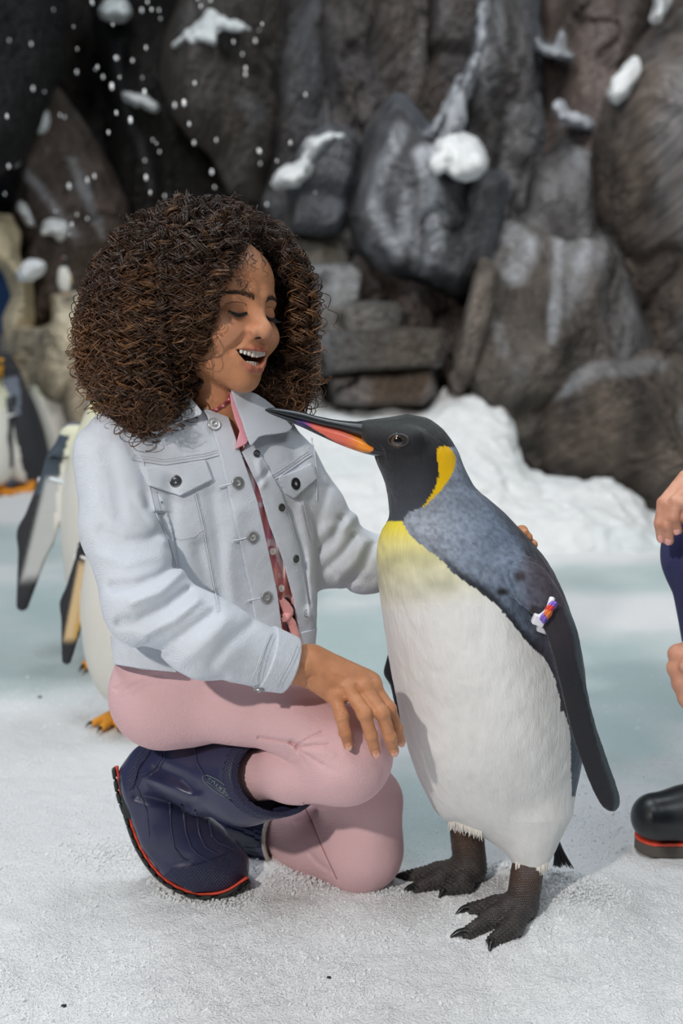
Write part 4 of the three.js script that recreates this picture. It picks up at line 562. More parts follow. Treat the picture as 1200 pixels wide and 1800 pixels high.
const trunkFolds = crease([
  [[[300, 850], [300, 930], [312, 1010]], 14, 0.004], [[[283, 880], [288, 960]], 12, -0.003], [[[372, 870], [384, 960], [392, 1060]], 12, 0.003], [[[350, 960], [368, 1040], [400, 1080]], 14, 0.004], [[[420, 900], [400, 1000], [408, 1070]], 16, -0.003],
  [[[275, 780], [320, 790], [370, 770]], 16, 0.002], [[[455, 812], [462, 850]], 7, -0.003], [[[470, 830], [452, 850]], 6, 0.003], [[[510, 900], [530, 980], [540, 1060]], 9, 0.003], [[[530, 890], [545, 960], [548, 1080]], 9, -0.003], [[[490, 760], [520, 790], [530, 810]], 12, 0.003],
]);
const placketR = [[356, 715], [402, 733], [421, 790], [437, 835], [452, 880], [471, 965], [487, 1040], [497, 1115], [500, 1180]], placketL = [[432, 778], [424, 795], [452, 855], [472, 920], [497, 985], [514, 1050], [526, 1125], [530, 1190]];
const openPoly = poly([[402, 733], [421, 790], [437, 835], [452, 880], [471, 965], [487, 1040], [497, 1115], [499, 1200], [532, 1200], [526, 1125], [514, 1050], [497, 985], [472, 920], [456, 862], [440, 820], [424, 795], [434, 778], [436, 772], [424, 735], [404, 685], [396, 640], [340, 640], [318, 682], [352, 720]]);
const jacketBase = (X, Y, Z) => { let d = trunk(X, Y, Z); const far = d > 0.09; const px = PX(X, Z), py = PY(Y, Z); if (!far || 1) { const a = sleeveR0(X, Y, Z), b = sleeveL0(X, Y, Z); if (Math.abs(d) < 0.05) d += trunkFolds(px, py) * (Z < 1.66 ? 1 : 0) * (a > 0.01 ? 1 : 0); const fa = a < 0.04 && a > -0.04 ? sleeveFolds(px, py) : 0, fb = b < 0.04 && b > -0.04 ? sleeveFolds(px, py) : 0; const upper = py < 900 ? 0.02 : 0.006; d = smin(d, a + fa, upper); d = smin(d, b + fb, 0.014); } return d; };
const cuffA = V(480, 1161, 1.481), cuffB = V(508, 1170, 1.488), cuffDir = (() => { const v = [0, 1, 2].map((i) => cuffB[i] - cuffA[i]), l = hyp(...v); return v.map((c) => c / l); })();
const cuffPlane = (X, Y, Z) => (X - cuffB[0]) * cuffDir[0] + (Y - cuffB[1]) * cuffDir[1] + (Z - cuffB[2]) * cuffDir[2];   // positive beyond the sleeve end
const hemY = curve1([[150, 1160], [205, 1166], [290, 1178], [360, 1182], [480, 1172], [550, 1146], [600, 1130]]);
const sleeveCut = (X, Y, Z, grow = 0) => Math.max(sleeveR0(X, Y, Z) - 0.03, -0.05);
const cloth = (X, Y, Z) => { const n = 0.0016 * fbm(X * 26, Y * 22, Z * 26, 3); return n; };
const jacketSolid = (X, Y, Z) => {
  let d = jacketBase(X, Y, Z); const px = PX(X, Z), py = PY(Y, Z);
  if (Math.abs(d) < 0.03) d -= cloth(X, Y, Z);
  const arm = sleeveR0(X, Y, Z), inArm = arm < 0.02 && px > 300 && Z < 1.56;
  if (!inArm) d = smax(d, (py - hemY(px)) * Z / FPX, 0.004);
  return d;
};
const jacket = (X, Y, Z) => {
  let d = jacketSolid(X, Y, Z); const px = PX(X, Z), py = PY(Y, Z);
  if (px > 440 && py > 1080 && Z < 1.56) { const c = cuffPlane(X, Y, Z); if (c > -0.03) { d = smax(d, c, 0.003); const inner = Math.max(sleeveR0(X, Y, Z) + 0.006, -(c + 0.02)); d = Math.max(d, -inner); } }
  if (Z < 1.69 && px > 300 && px < 560) { const o = openPoly(px, py) * Z / FPX, b = trunk(X, Y, Z); const cut = Math.max(o, -(b + 0.014)); if (sleeveR0(X, Y, Z) > 0.012) d = smax(d, -cut, 0.002); }
  return d;
};
const shellOf = (base, pts, t0, t1, { smooth = 2, zMax = 1.72, k = 0.0012 } = {}) => { const p = poly(outline(pts, smooth)); return (X, Y, Z) => { const px = PX(X, Z), py = PY(Y, Z), e = p(px, py) * Z / FPX; if (e > 0.02) return e; const b = base(X, Y, Z); return smax(smax(e, Math.max(b - t1, t0 - b), k), Z - zMax, 0.002); }; };
const boxOf = (pts, zs, pad = 14) => { const xs = pts.map((p) => p[0]), ys = pts.map((p) => p[1]); const c = []; for (const x of [Math.min(...xs) - pad, Math.max(...xs) + pad]) for (const y of [Math.min(...ys) - pad, Math.max(...ys) + pad]) for (const z of zs) c.push(V(x, y, z)); return [[0, 1, 2].map((i) => Math.min(...c.map((p) => p[i]))), [0, 1, 2].map((i) => Math.max(...c.map((p) => p[i])))]; };
const twillUV = (X, Y, Z) => [X * 0.9 + Z * 0.55, -Y * 0.9 + Z * 0.35];
{
  const pts = [[105, 690], [700, 690], [700, 1230], [105, 1230]], [lo, hi] = boxOf(pts, [1.37, 1.80]);
  lo[2] = 1.375; hi[2] = 1.83; hi[0] = V(830, 0, 1.8)[0];
  const J = part('jacket', nets(jacket, lo, hi, 0.0026, { uv: twillUV, lip: 1.8 }), denim, girl, 'white denim jacket, open at the front');
  const shell = (name, pts, t0, t1, label, opt = {}, m = denim, h = 0.0018, parent = J) => { const z = hitFront(opt.base ?? jacketSolid, pts.reduce((s, p) => s + p[0], 0) / pts.length, pts.reduce((s, p) => s + p[1], 0) / pts.length, 1.3, 1.9); const [lo, hi] = boxOf(pts, [z - 0.07, z + 0.09]); lo[2] = z - 0.08; hi[2] = z + 0.1; return part(name, largest(nets(shellOf(opt.base ?? jacketSolid, pts, t0, t1, opt), lo, hi, h, { uv: twillUV, lip: 2 })), m, parent, label); };
  const collarBase = (X, Y, Z) => { const a = trunk(X, Y, Z), b = neckV(0.056)(X, Y, Z); return smin(a, b, 0.05); };
  const hemBase = (X, Y, Z) => smax(trunk(X, Y, Z), (PY(Y, Z) - hemY(PX(X, Z))) * Z / FPX, 0.003);
  const neckS = neckV(0.054), collarB = (X, Y, Z) => smin(trunk(X, Y, Z), neckS(X, Y, Z), 0.045);
  const collarJ = (X, Y, Z) => smin(jacketSolid(X, Y, Z), neckS(X, Y, Z) - 0.002, 0.03);
  shell('placket', [[356, 716], [402, 733], [421, 790], [437, 835], [452, 880], [471, 965], [487, 1040], [497, 1115], [499, 1178], [458, 1178], [452, 1110], [440, 1040], [424, 965], [408, 895], [398, 850], [384, 790], [372, 750]], -0.006, 0.0034, 'front edge band with button holes', { smooth: 1 });
  shell('placket', [[433, 780], [425, 795], [454, 856], [473, 920], [498, 985], [515, 1050], [527, 1125], [530, 1150], [552, 1148], [546, 1080], [532, 1000], [510, 915], [492, 860], [468, 815], [446, 782]], -0.004, 0.0024, 'front edge band with snap studs', { smooth: 1 });
  shell('collar', [[296, 688], [320, 683], [338, 703], [354, 722], [350, 731], [318, 741], [276, 763], [262, 752], [256, 728], [268, 705]], 0.002, 0.008, 'turned down collar point', { base: collarJ, smooth: 2 });
  shell('collar', [[405, 685], [420, 684], [450, 692], [482, 715], [508, 744], [513, 753], [500, 761], [470, 765], [454, 769], [443, 783], [436, 776], [424, 738]], 0.003, 0.009, 'turned down collar point', { base: collarB, smooth: 2 });
  shell('pocket_flap', [[244, 820], [300, 818], [361, 808], [374, 843], [317, 872], [259, 853]], -0.002, 0.0045, null, { smooth: 1 });
  shell('pocket_flap', [[488, 838], [520, 828], [547, 814], [557, 842], [517, 876], [500, 868]], -0.002, 0.0045, null, { smooth: 1 });
  shell('waistband', [[193, 1118], [240, 1128], [310, 1136], [310, 1182], [250, 1176], [200, 1168]], -0.003, 0.003, null, { smooth: 1, base: hemBase }, denim, 0.002);
  shell('waistband', [[527, 1112], [557, 1104], [553, 1148], [529, 1156]], -0.003, 0.003, null, { smooth: 1, base: hemBase }, denim, 0.002);
  { // sleeve cuff
    const f = (X, Y, Z) => { const s = sleeveR0(X, Y, Z), c = cuffPlane(X, Y, Z); return smax(smax(s - 0.0035 - cloth(X, Y, Z), c - 0.0006, 0.002), Math.max(-(c + 0.036), -(s + 0.005)), 0.002); };
    const [lo, hi] = boxOf([[430, 1095], [545, 1240]], [1.42, 1.56]); lo[2] = 1.42; hi[2] = 1.56; part('cuff', nets(f, lo, hi, 0.0018, { uv: twillUV }), denim, J);
  }
  // seams and stitches
  const thread = mat({ color: rgb(210, 213, 219), roughness: 0.9 }), seam = mat({ color: rgb(205, 208, 214), roughness: 0.9 });
  const lines = [], dashes = [];
  const sewn = (pts, offs = [0], lift = 0.0036, solid = false, f = jacketSolid) => { for (const o of offs) { const q = drape(f, pts.map(([x, y], i) => { const a = pts[Math.max(0, i - 1)], b = pts[Math.min(pts.length - 1, i + 1)], l = hyp(b[0] - a[0], b[1] - a[1]) || 1; return [x - (b[1] - a[1]) / l * o, y + (b[0] - a[0]) / l * o]; }), lift, 4, 1.3, 1.9); if (solid) { lines.push(tube(q, 0.0008, { sides: 5, segs: q.length * 2 })); continue; } for (let i = 0; i + 1 < q.length; i += 1) { const a = q[i], b = q[i + 1]; if (hyp(a[0] - b[0], a[1] - b[1], a[2] - b[2]) > 0.02) continue; dashes.push(tube([a, [0, 1, 2].map((k) => lerp(a[k], b[k], 0.62))], 0.00048, { sides: 4, segs: 1 })); } } };
  sewn([[232, 808], [290, 817], [362, 806], [384, 800]], [0], 0.0006, true); sewn([[232, 808], [290, 817], [362, 806], [384, 800]], [-5, -9], 0.0006);
  sewn([[456, 858], [490, 838], [547, 800]], [0], 0.0008, true); sewn([[456, 858], [490, 838], [547, 800]], [-5, -9], 0.001);
  sewn([[404, 735], [421, 790], [437, 835], [452, 880], [471, 965], [487, 1040], [496, 1108]], [5], 0.0038); sewn([[362, 730], [384, 790], [398, 850], [408, 895], [424, 965], [440, 1040], [450, 1098]], [-3], 0.0038);
  sewn([[428, 797], [456, 858], [475, 920], [500, 985], [517, 1050], [528, 1120]], [-4], 0.003); sewn([[470, 818], [494, 862], [512, 915], [534, 1000], [546, 1080]], [4], 0.003);
  sewn([[248, 824], [263, 850], [317, 867], [369, 842], [358, 812]], [0], 0.005); sewn([[492, 842], [503, 865], [517, 871], [553, 841], [545, 819]], [0], 0.005);
  sewn([[346, 866], [360, 925], [372, 990], [388, 1076]], [0, 6], 0.0006); sewn([[274, 862], [284, 915], [296, 940], [316, 948], [340, 944], [358, 930]], [0], 0.0006); sewn([[346, 866], [360, 925], [372, 990], [388, 1076]], [3], 0.0004, true);
  sewn([[528, 862], [540, 920], [550, 960]], [0, 5], 0.0006);
  sewn([[206, 1158], [250, 1167], [296, 1172]], [0, 5], 0.0035, false, hemBase); sewn([[201, 1128], [250, 1136]], [0, 5], 0.0035, false, hemBase);
  { const at = (px, py) => [px, py]; const f = (X, Y, Z) => sleeveR0(X, Y, Z) - 0.0035; sewn([at(527, 1136), at(515, 1166), at(488, 1212)], [0, 6], 0.0006, false, f); sewn([at(480, 1112), at(466, 1150), at(446, 1206)], [0, 7], 0.0006, false, f); sewn([at(474, 1110), at(460, 1148), at(440, 1204)], [0], 0.0002, true, f); }
  sewn([[232, 790], [250, 806], [262, 850], [272, 900], [296, 950], [312, 1000]], [0], 0.0006, true);
  sewn([[548, 770], [556, 830], [556, 880]], [0], 0.0008, true);
  { const f = collarB; sewn([[322, 690], [346, 720], [316, 733], [276, 755]], [0], 0.0072, false, collarJ); sewn([[440, 772], [452, 763], [470, 759], [500, 755], [507, 750]], [0], 0.01, false, f); }
  part('seam', lines, seam, J); const st = part('stitching', dashes, thread, J); st.userData.kind = 'stuff';
  // buttons
  const silver = mat({ color: rgb(196, 196, 196), metalness: 0.85, roughness: 0.34 }), gun = mat({ color: rgb(96, 98, 102), metalness: 0.85, roughness: 0.38 }), shellBtn = mat({ color: rgb(226, 214, 206), roughness: 0.4 });
  const profile = (r) => [[0, 0.0012], [0.26 * r, 0.0013], [0.3 * r, 0.0022], [0.42 * r, 0.0024], [0.5 * r, 0.0016], [0.82 * r, 0.0016], [0.9 * r, 0.0023], [r, 0.0018], [r, -0.001], [0, -0.001]].map((p) => new THREE.Vector2(...p));
  const font = await new FontLoader().loadAsync('fonts/droid/droid_sans_bold.typeface.json');
  const button = (name, px, py, rp, m, lift, f = jacketSolid, parent = J, ring = true) => {
    const z = hitFront(f, px, py, 1.3, 1.9), p = V(px, py, z), n = gradAt(f, p, 0.004), nw = new THREE.Vector3(...n).transformDirection(TO_WORLD), r = rp * z / FPX, w = W(p.map((c, i) => c + n[i] * lift));
    const q = new THREE.Quaternion().setFromUnitVectors(new THREE.Vector3(0, 1, 0), nw), g = [new THREE.LatheGeometry(profile(r), 36)];
    if (ring && rp > 9) for (let i = 0; i < 22; i++) { const a = i / 22 * Math.PI * 2; g.push(new THREE.BoxGeometry(r * 0.05, 0.0012, r * (0.2 + 0.1 * rnd())).translate(0, 0.0018, r * 0.66).rotateY(a)); if (i % 3) g.push(new THREE.BoxGeometry(r * 0.16, 0.0012, r * 0.05).translate(0, 0.0018, r * rr(0.58, 0.74)).rotateY(a + 0.1)); }
    const gg = mergeGeometries(g.map((x) => x.toNonIndexed())); gg.applyQuaternion(q).translate(w.x, w.y, w.z); triangles += gg.attributes.position.count / 3; return part(name, gg, m, parent);
  };
  for (const [x, y] of [[374, 748], [415, 849], [441, 943], [465, 1049]]) button('button', x, y, 11.5, silver, 0.0042);
  for (const [x, y] of [[310, 845], [514, 851]]) button('button', x, y, 11, gun, 0.0052);
  for (const [x, y] of [[449, 799], [492, 892], [517, 982], [536, 1078]]) button('snap_stud', x, y, 7, gun, 0.0028, jacketSolid, J, false);
  button('button', 456, 1207, 9.5, silver, 0.0042, (X, Y, Z) => sleeveR0(X, Y, Z));
  // button holes
  for (const [x, y] of [[396, 852], [422, 946], [446, 1052]]) part('buttonhole', tube(drape(jacketSolid, [[x - 14, y + 4], [x + 8, y - 1]], 0.0038, 4, 1.3, 1.9), 0.0011, { sides: 5, segs: 8 }), seam, J);
  // --- shirt under the jacket
  const shirtF = (X, Y, Z) => { const px = PX(X, Z), py = PY(Y, Z); const b = trunk(X, Y, Z) + 0.0075 + 0.002 * Math.sin(px * 0.35 + py * 0.03); const skinGap = poly1(px, py) * Z / FPX; return Math.max(b, (py - 1180) * Z / FPX, -skinGap, (742 - py) * Z / FPX * 0.9); };
  const vneck = poly([[395, 700], [424, 706], [432, 752], [424, 795], [421, 792], [402, 735], [360, 715], [360, 640]]), gap2 = poly(outline([[494, 1058], [506, 1050], [516, 1075], [524, 1118], [514, 1122], [500, 1098]], 2)); const poly1 = (px, py) => Math.min(vneck(px, py), gap2(px, py));
  const shirtMat = mat({ color: 0xffffff, vertexColors: true, roughness: 0.85 });
  { const [lo, hi] = boxOf([[385, 700], [560, 1190]], [1.50, 1.62]); lo[2] = 1.50; hi[2] = 1.72; part('shirt', nets(shirtF, lo, hi, 0.0032, { color: (X, Y, Z) => { const px = PX(X, Z), py = PY(Y, Z), n = noise(X * 90, Y * 90, Z * 90), stripe = sstep(16, 12, Math.abs(px - (430 + (py - 800) * 0.315) - 14)) > 0.5; const c = py > 1000 && py < 1060 ? S(226, 150, 142) : mix3(S(220, 138, 134), S(222, 128, 160), n > 0.1 ? 0.8 : 0.1); return n > 0.42 ? S(240, 214, 214) : px > 478 && px < 500 && py > 930 && py < 1045 && stripe ? S(226, 205, 203) : c; } }), shirtMat, girl, 'pink patterned shirt tied at the waist'); }
  const shirt = girl.getObjectByName('shirt');
  for (const [x, y] of [[477, 969], [492, 1034]]) button('shirt_button', x, y, 6.2, shellBtn, 0.002, (X, Y, Z) => trunk(X, Y, Z) + 0.006, shirt, false);
  shell('shirt_collar', [[404, 694], [411, 688], [420, 708], [431, 745], [437, 772], [433, 780], [414, 790], [417, 772], [421, 758], [412, 735], [406, 712]], -0.0035, 0.0022, 'pink shirt collar', { base: collarB, smooth: 1 }, mat({ color: rgb(228, 160, 172), roughness: 0.85 }), 0.0016, shirt);
  const knot = [tube(drape(trunk, [[492, 1052], [500, 1064], [506, 1076], [500, 1088], [494, 1082]], 0.001, 4, 1.4, 1.9), 0.007, { sides: 8, segs: 24, taper: (u) => 0.6 + 0.5 * Math.sin(u * 3.1) }), tube(drape(trunk, [[500, 1080], [512, 1095], [520, 1120], [526, 1145]], 0.0005, 4, 1.4, 1.9), 0.006, { sides: 8, segs: 24 })];
  part('shirt_knot', knot, mat({ color: rgb(226, 160, 156), roughness: 0.85 }), shirt, 'knotted pink shirt tails');
}
// --- leggings
{
  const thighR = limb([[288, 1222, 1.615, 86], [425, 1240, 1.585, 64], [520, 1266, 1.565, 62], [606, 1322, 1.560, 84]], 0.02);
  const calfR = limb([[600, 1342, 1.562, 66], [520, 1350, 1.585, 58], [450, 1362, 1.620, 40], [340, 1362, 1.672, 30]], 0.02);
  const pelvis = chain([V(290, 1218, 1.615), V(410, 1215, 1.690)], [r_(87, 1.615), r_(80, 1.69)], 0.03);
  const waist = capsule(V(310, 1180, 1.625), V(370, 1080, 1.612), r_(90, 1.6), r_(88, 1.6));
  const thighL = limb([[410, 1225, 1.70, 78], [560, 1330, 1.72, 68], [640, 1410, 1.735, 60], [632, 1491, 1.745, 70]], 0.03);
  const shinL = limb([[630, 1491, 1.745, 70], [560, 1478, 1.80, 60], [490, 1462, 1.86, 50]], 0.03);
  const folds = crease([
    [[[455, 1296], [514, 1306]], 3, 0.0035], [[[512, 1305], [524, 1312]], 4.5, 0.005], [[[522, 1310], [545, 1297], [566, 1288]], 3, 0.0028], [[[566, 1288], [596, 1276]], 6, 0.0012], [[[524, 1314], [550, 1311], [576, 1309]], 3, 0.0026], [[[576, 1309], [604, 1309]], 6, 0.001], [[[520, 1316], [529, 1330], [538, 1346]], 3.2, 0.002], [[[524, 1318], [548, 1332], [566, 1344]], 3, 0.0026], [[[566, 1344], [590, 1356]], 6, 0.0012], [[[532, 1304], [562, 1298], [590, 1292]], 6, -0.0016], [[[530, 1322], [556, 1322], [584, 1326]], 6, -0.0016], [[[504, 1312], [512, 1330]], 5, 0.0018],
    [[[205, 1212], [235, 1196], [282, 1186]], 5, 0.0035], [[[216, 1218], [250, 1200]], 5, -0.002], [[[236, 1224], [262, 1206], [290, 1192]], 5, 0.003],
    [[[545, 1500], [558, 1516], [575, 1528]], 5, 0.003], [[[520, 1445], [545, 1440]], 5, 0.002], [[[536, 1412], [560, 1480], [592, 1546]], 3, 0.001],
  ]);
  const leggings = (X, Y, Z) => {
    const py = PY(Y, Z), px = PX(X, Z); let r = smin(thighR(X, Y, Z), pelvis(X, Y, Z), 0.03); r = smin(r, waist(X, Y, Z), 0.03);
    const c = calfR(X, Y, Z); r = smin(r, c, lerp(0.002, 0.03, sstep(500, 570, px)));
    if (Math.abs(r) < 0.03 && Z < 1.66) r += folds(px, py);
    let l = smin(thighL(X, Y, Z), shinL(X, Y, Z), 0.03); if (Math.abs(l) < 0.03 && py > 1400) l += folds(px, py);
    let d = smin(r, l, 0.006); d = smin(d, pelvis(X, Y, Z), 0.02);
    if (Math.abs(d) < 0.02) d -= 0.0009 * fbm(X * 40, Y * 40, Z * 40, 2);
    return d;
  };
  const lo = [V(190, 0, 1.7)[0], V(0, 1075, 1.6)[1], 1.46], hi = [V(725, 0, 1.76)[0], V(0, 1580, 1.75)[1], 1.93];
  const leg = part('leggings', nets(leggings, lo, hi, 0.0026, { lip: 1.8, uv: twillUV }), pinkKnit, girl, 'rose pink leggings');
  const line = drape(leggings, [[533, 1412], [548, 1445], [562, 1480], [578, 1515], [592, 1545]], 0.0002, 5, 1.5, 1.9); part('seam', tube(line, 0.0008, { sides: 5 }), mat({ color: rgb(160, 104, 108) }), leg);
}
// --- rubber boots
const rubber = phys({ color: rgb(46, 49, 78), roughness: 0.36, clearcoat: 0.25, clearcoatRoughness: 0.35 });
const gridBump = dataMap(256, 256, (u, v) => { const a = ((u + v) * 16) % 1, b = ((u - v + 1) * 16) % 1; return Math.abs(a - 0.5) < 0.36 && Math.abs(b - 0.5) < 0.36 ? 1 : 0.1; });
const diamond = phys({ color: rgb(44, 47, 76), roughness: 0.42, bumpMap: again(gridBump, 11, 11), bumpScale: 0.0016 });
const weltMat = mat({ color: rgb(216, 74, 52), roughness: 0.5 }), soleMat = mat({ color: rgb(38, 42, 42), roughness: 0.7 });
{
  const A = V(266, 1349, 1.700), T = V(492, 1355, 1.600), ax = (() => { const v = [0, 1, 2].map((i) => T[i] - A[i]), l = hyp(...v); return v.map((c) => c / l); })();
  // the rim lies in a plane that leans so that the mouth opens toward the knee and the lens
  const rimN = (() => { const v = [1, -0.60, -1.65], l = hyp(...v); return v.map((c) => c / l); })();
  const along = (X, Y, Z) => (X - T[0]) * rimN[0] + (Y - T[1]) * rimN[1] + (Z - T[2]) * rimN[2];
  const shaftC = chain([A, V(350, 1362, 1.664), V(430, 1369, 1.625), V(545, 1358, 1.575), V(660, 1350, 1.52)], [r_(44, 1.7), r_(64, 1.66), r_(76, 1.62), r_(64, 1.57), r_(66, 1.52)], 0.02);
  const foot = chain([V(254, 1382, 1.705), V(287, 1454, 1.722), V(336, 1506, 1.738), V(384, 1525, 1.742)], [r_(54, 1.7), r_(58, 1.72), r_(70, 1.74), r_(54, 1.74)], 0.02);
  const bootFolds = crease([[[[240, 1398], [290, 1408], [330, 1420]], 9, 0.006], [[[262, 1372], [300, 1385], [345, 1400]], 12, -0.007], [[[280, 1350], [320, 1368], [340, 1392]], 12, 0.005], [[[270, 1480], [262, 1450], [266, 1420]], 14, -0.003], [[[276, 1500], [300, 1515], [330, 1512]], 12, 0.003]]);
  const sole = [[206, 1346], [214, 1395], [226, 1430], [248, 1490], [286, 1541], [338, 1568], [392, 1567], [434, 1541]];
  const solid = (X, Y, Z) => {
    const px = PX(X, Z), py = PY(Y, Z); let d = smin(foot(X, Y, Z), shaftC(X, Y, Z), 0.012);
    if (Math.abs(d) < 0.03) d += bootFolds(px, py);
    return d;
  };
  const soleSide = poly([[150, 1300], [200, 1330], ...sole, [450, 1530], [470, 1600], [150, 1650]]);
  const boot = (X, Y, Z) => {
    let d = solid(X, Y, Z); const px = PX(X, Z), py = PY(Y, Z); const s = soleSide(px, py) * Z / FPX; d = smax(d, -s, 0.006);
    const t = along(X, Y, Z); if (px > 300) { d = smax(d, t, 0.003); const cav = Math.max(shaftC(X, Y, Z) + 0.006, -(t + 0.055)); d = Math.max(d, -cav); }
    return d;
  };
  const [lo, hi] = boxOf([[190, 1280], [600, 1600]], [1.55, 1.80]); lo[2] = 1.50; hi[2] = 1.81;
  const B = part('rubber_boot', nets(boot, lo, hi, 0.0024, { lip: 1.8 }), rubber, girl, 'navy rubber boot with a red line above the sole');
  { const [l2, h2] = boxOf([[350, 1270], [600, 1450]], [1.55, 1.7]); l2[2] = 1.50; h2[2] = 1.70; part('boot_rim', nets((X, Y, Z) => { const t = along(X, Y, Z), s = shaftC(X, Y, Z); return Math.max(smax(s - 0.0022, t - 0.0015, 0.002), -(s + 0.006), -(t + 0.0085)); }, l2, h2, 0.002, { lip: 1.8 }), diamond, B, 'raised diamond patterned rim'); }
  const capF = (X, Y, Z) => { const s = foot(X, Y, Z), px = PX(X, Z), py = PY(Y, Z), e = capP(px, py) * Z / FPX; return smax(smax(s - 0.0022, e, 0.0012), Math.max(-(s + 0.004), -soleSide(px, py) * Z / FPX), 0.0012); };
  const capP = poly(outline([[298, 1530], [304, 1527], [350, 1518], [400, 1500], [416, 1494], [432, 1512], [438, 1545], [400, 1580], [330, 1575], [280, 1548]], 1));
  { const [l2, h2] = boxOf([[262, 1470], [450, 1590]], [1.64, 1.80]); l2[2] = 1.64; h2[2] = 1.81; part('toe_cap', nets(capF, l2, h2, 0.002, { lip: 1.8 }), diamond, B, 'diamond patterned toe cap'); }
  const heelP = poly(outline([[236, 1330], [250, 1314], [266, 1310], [262, 1326], [244, 1352], [234, 1388], [222, 1384], [224, 1356]], 2));
  { const [l2, h2] = boxOf([[205, 1300], [280, 1400]], [1.62, 1.78]); l2[2] = 1.62; h2[2] = 1.78; part('heel_patch', nets((X, Y, Z) => { const s = solid(X, Y, Z), px = PX(X, Z), py = PY(Y, Z); return smax(smax(s - 0.0022, heelP(px, py) * Z / FPX, 0.0012), Math.max(-(s + 0.004), -soleSide(px, py) * Z / FPX), 0.0012); }, l2, h2, 0.002, { lip: 1.8 }), diamond, B, 'diamond patterned heel patch'); }
  // sole, welt and heel block: bands that follow the bent foot, as wide as the foot is
  const off = (k) => { const o = outlineOpen(sole, 5); return o.map((p, i) => { const a = o[Math.max(0, i - 1)], b = o[Math.min(o.length - 1, i + 1)], l = hyp(b[0] - a[0], b[1] - a[1]); return [p[0] - (b[1] - a[1]) / l * k, p[1] + (b[0] - a[0]) / l * k]; }); };
  function outlineOpen(pts, n) { const out = []; for (let i = 0; i < pts.length - 1; i++) { const a = pts[Math.max(0, i - 1)], b = pts[i], c = pts[i + 1], d = pts[Math.min(pts.length - 1, i + 2)]; for (let s = 0; s < n; s++) { const t = s / n; out.push([0, 1].map((k) => 0.5 * (2 * b[k] + (c[k] - a[k]) * t + (2 * a[k] - 5 * b[k] + 4 * c[k] - d[k]) * t * t + (3 * b[k] - a[k] - 3 * c[k] + d[k]) * t * t * t))); } } out.push(pts[pts.length - 1]); return out; }
  const slab = (k0, k1, grow, zc = 1.732) => { const p = poly([...off(k0), ...off(k1).reverse()]); return (X, Y, Z) => { const e = p(PX(X, Z), PY(Y, Z)) * Z / FPX, w = Math.abs(Z - zc - 0.004) - (0.043 + grow); return smax(e, w, 0.006); }; };
  const [l3, h3] = boxOf([[185, 1330], [455, 1600]], [1.67, 1.80]); l3[2] = 1.665; h3[2] = 1.80;
  part('welt', nets(slab(-2, 4, 0.002), l3, h3, 0.0022, { lip: 2 }), weltMat, B, 'thin red line above the sole');
  { const sl = slab(3, 11, 0.004); part('sole', nets((X, Y, Z) => { const d = sl(X, Y, Z); return Math.abs(d) < 0.01 ? d + 0.0025 * sstep(0.2, 0.6, Math.sin((X + Y * 1.1) * 260)) : d; }, l3, h3, 0.0022, { lip: 2 }), soleMat, B, 'black lugged sole'); }
  const hb = poly([[207, 1370], [220, 1362], [236, 1436], [228, 1440], [218, 1436], [214, 1410]]);
  part('boot_heel', nets((X, Y, Z) => smax(hb(PX(X, Z), PY(Y, Z)) * Z / FPX, Math.abs(Z - 1.712) - 0.036, 0.005), ...boxOf([[195, 1350], [250, 1450]], [1.66, 1.77]), 0.0018, { lip: 2 }), soleMat, B, 'black heel block');
  // raised ribs on the foot, piping round the shaft
  const ribs = [[[298, 1410], [300, 1455], [306, 1490], [320, 1508], [340, 1520]], [[320, 1414], [326, 1462], [336, 1490], [348, 1502], [368, 1514]], [[343, 1424], [350, 1466], [360, 1488], [372, 1496], [386, 1503]], [[366, 1440], [372, 1470], [384, 1482], [412, 1494]]].map((p) => tube(drape(solid, p, 0.0004, 4, 1.5, 1.9), 0.0017, { sides: 6 }));
  part('rib', ribs, rubber, B);
  const pipes = [[[352, 1301], [343, 1318], [346, 1340], [362, 1368], [400, 1404], [430, 1428], [452, 1438]], [[284, 1310], [285, 1330], [274, 1348], [250, 1362], [240, 1382], [248, 1402], [258, 1425], [262, 1470]], [[288, 1312], [290, 1332], [278, 1354], [256, 1368]]].map((p) => tube(drape(solid, p, 0.0003, 4, 1.45, 1.9), 0.0014, { sides: 6 }));
  part('piping', pipes, rubber, B);
  // oval emblem, thin pale print on the shaft
  const cx = 383, cy = 1383, em = [], rot = 0.62, R = (u, v) => [cx + u * Math.cos(rot) - v * Math.sin(rot), cy + u * Math.sin(rot) + v * Math.cos(rot)]; const ov = []; for (let i = 0; i <= 40; i++) { const a = i / 40 * Math.PI * 2; ov.push(R(32 * Math.cos(a), 9.5 * Math.sin(a))); }
  em.push(tube(drape(solid, ov, 0.0004, 4, 1.45, 1.8), 0.0005, { sides: 4 }));
  const glyphs = { S: [[.8, 0], [0, 0], [0, .5], [.8, .5], [.8, 1], [0, 1]], E: [[.8, 0], [0, 0], [0, .5], [.6, .5], [0, .5], [0, 1], [.8, 1]], R: [[0, 1], [0, 0], [.8, 0], [.8, .5], [0, .5], [.8, 1]], V: [[0, 0], [.4, 1], [.8, 0]], U: [[0, 0], [0, 1], [.8, 1], [.8, 0]] };
  [...'SERVUS'].forEach((ch, i) => em.push(tube(drape(solid, glyphs[ch].map(([u, v]) => R(22 - i * 7.6 - u * 6, 4 - v * 8)), 0.0004, 2, 1.45, 1.8), 0.0006, { sides: 4 })));
  part('emblem', em, mat({ color: rgb(120, 138, 130), roughness: 0.6 }), B, 'pale oval printed emblem with lettering');
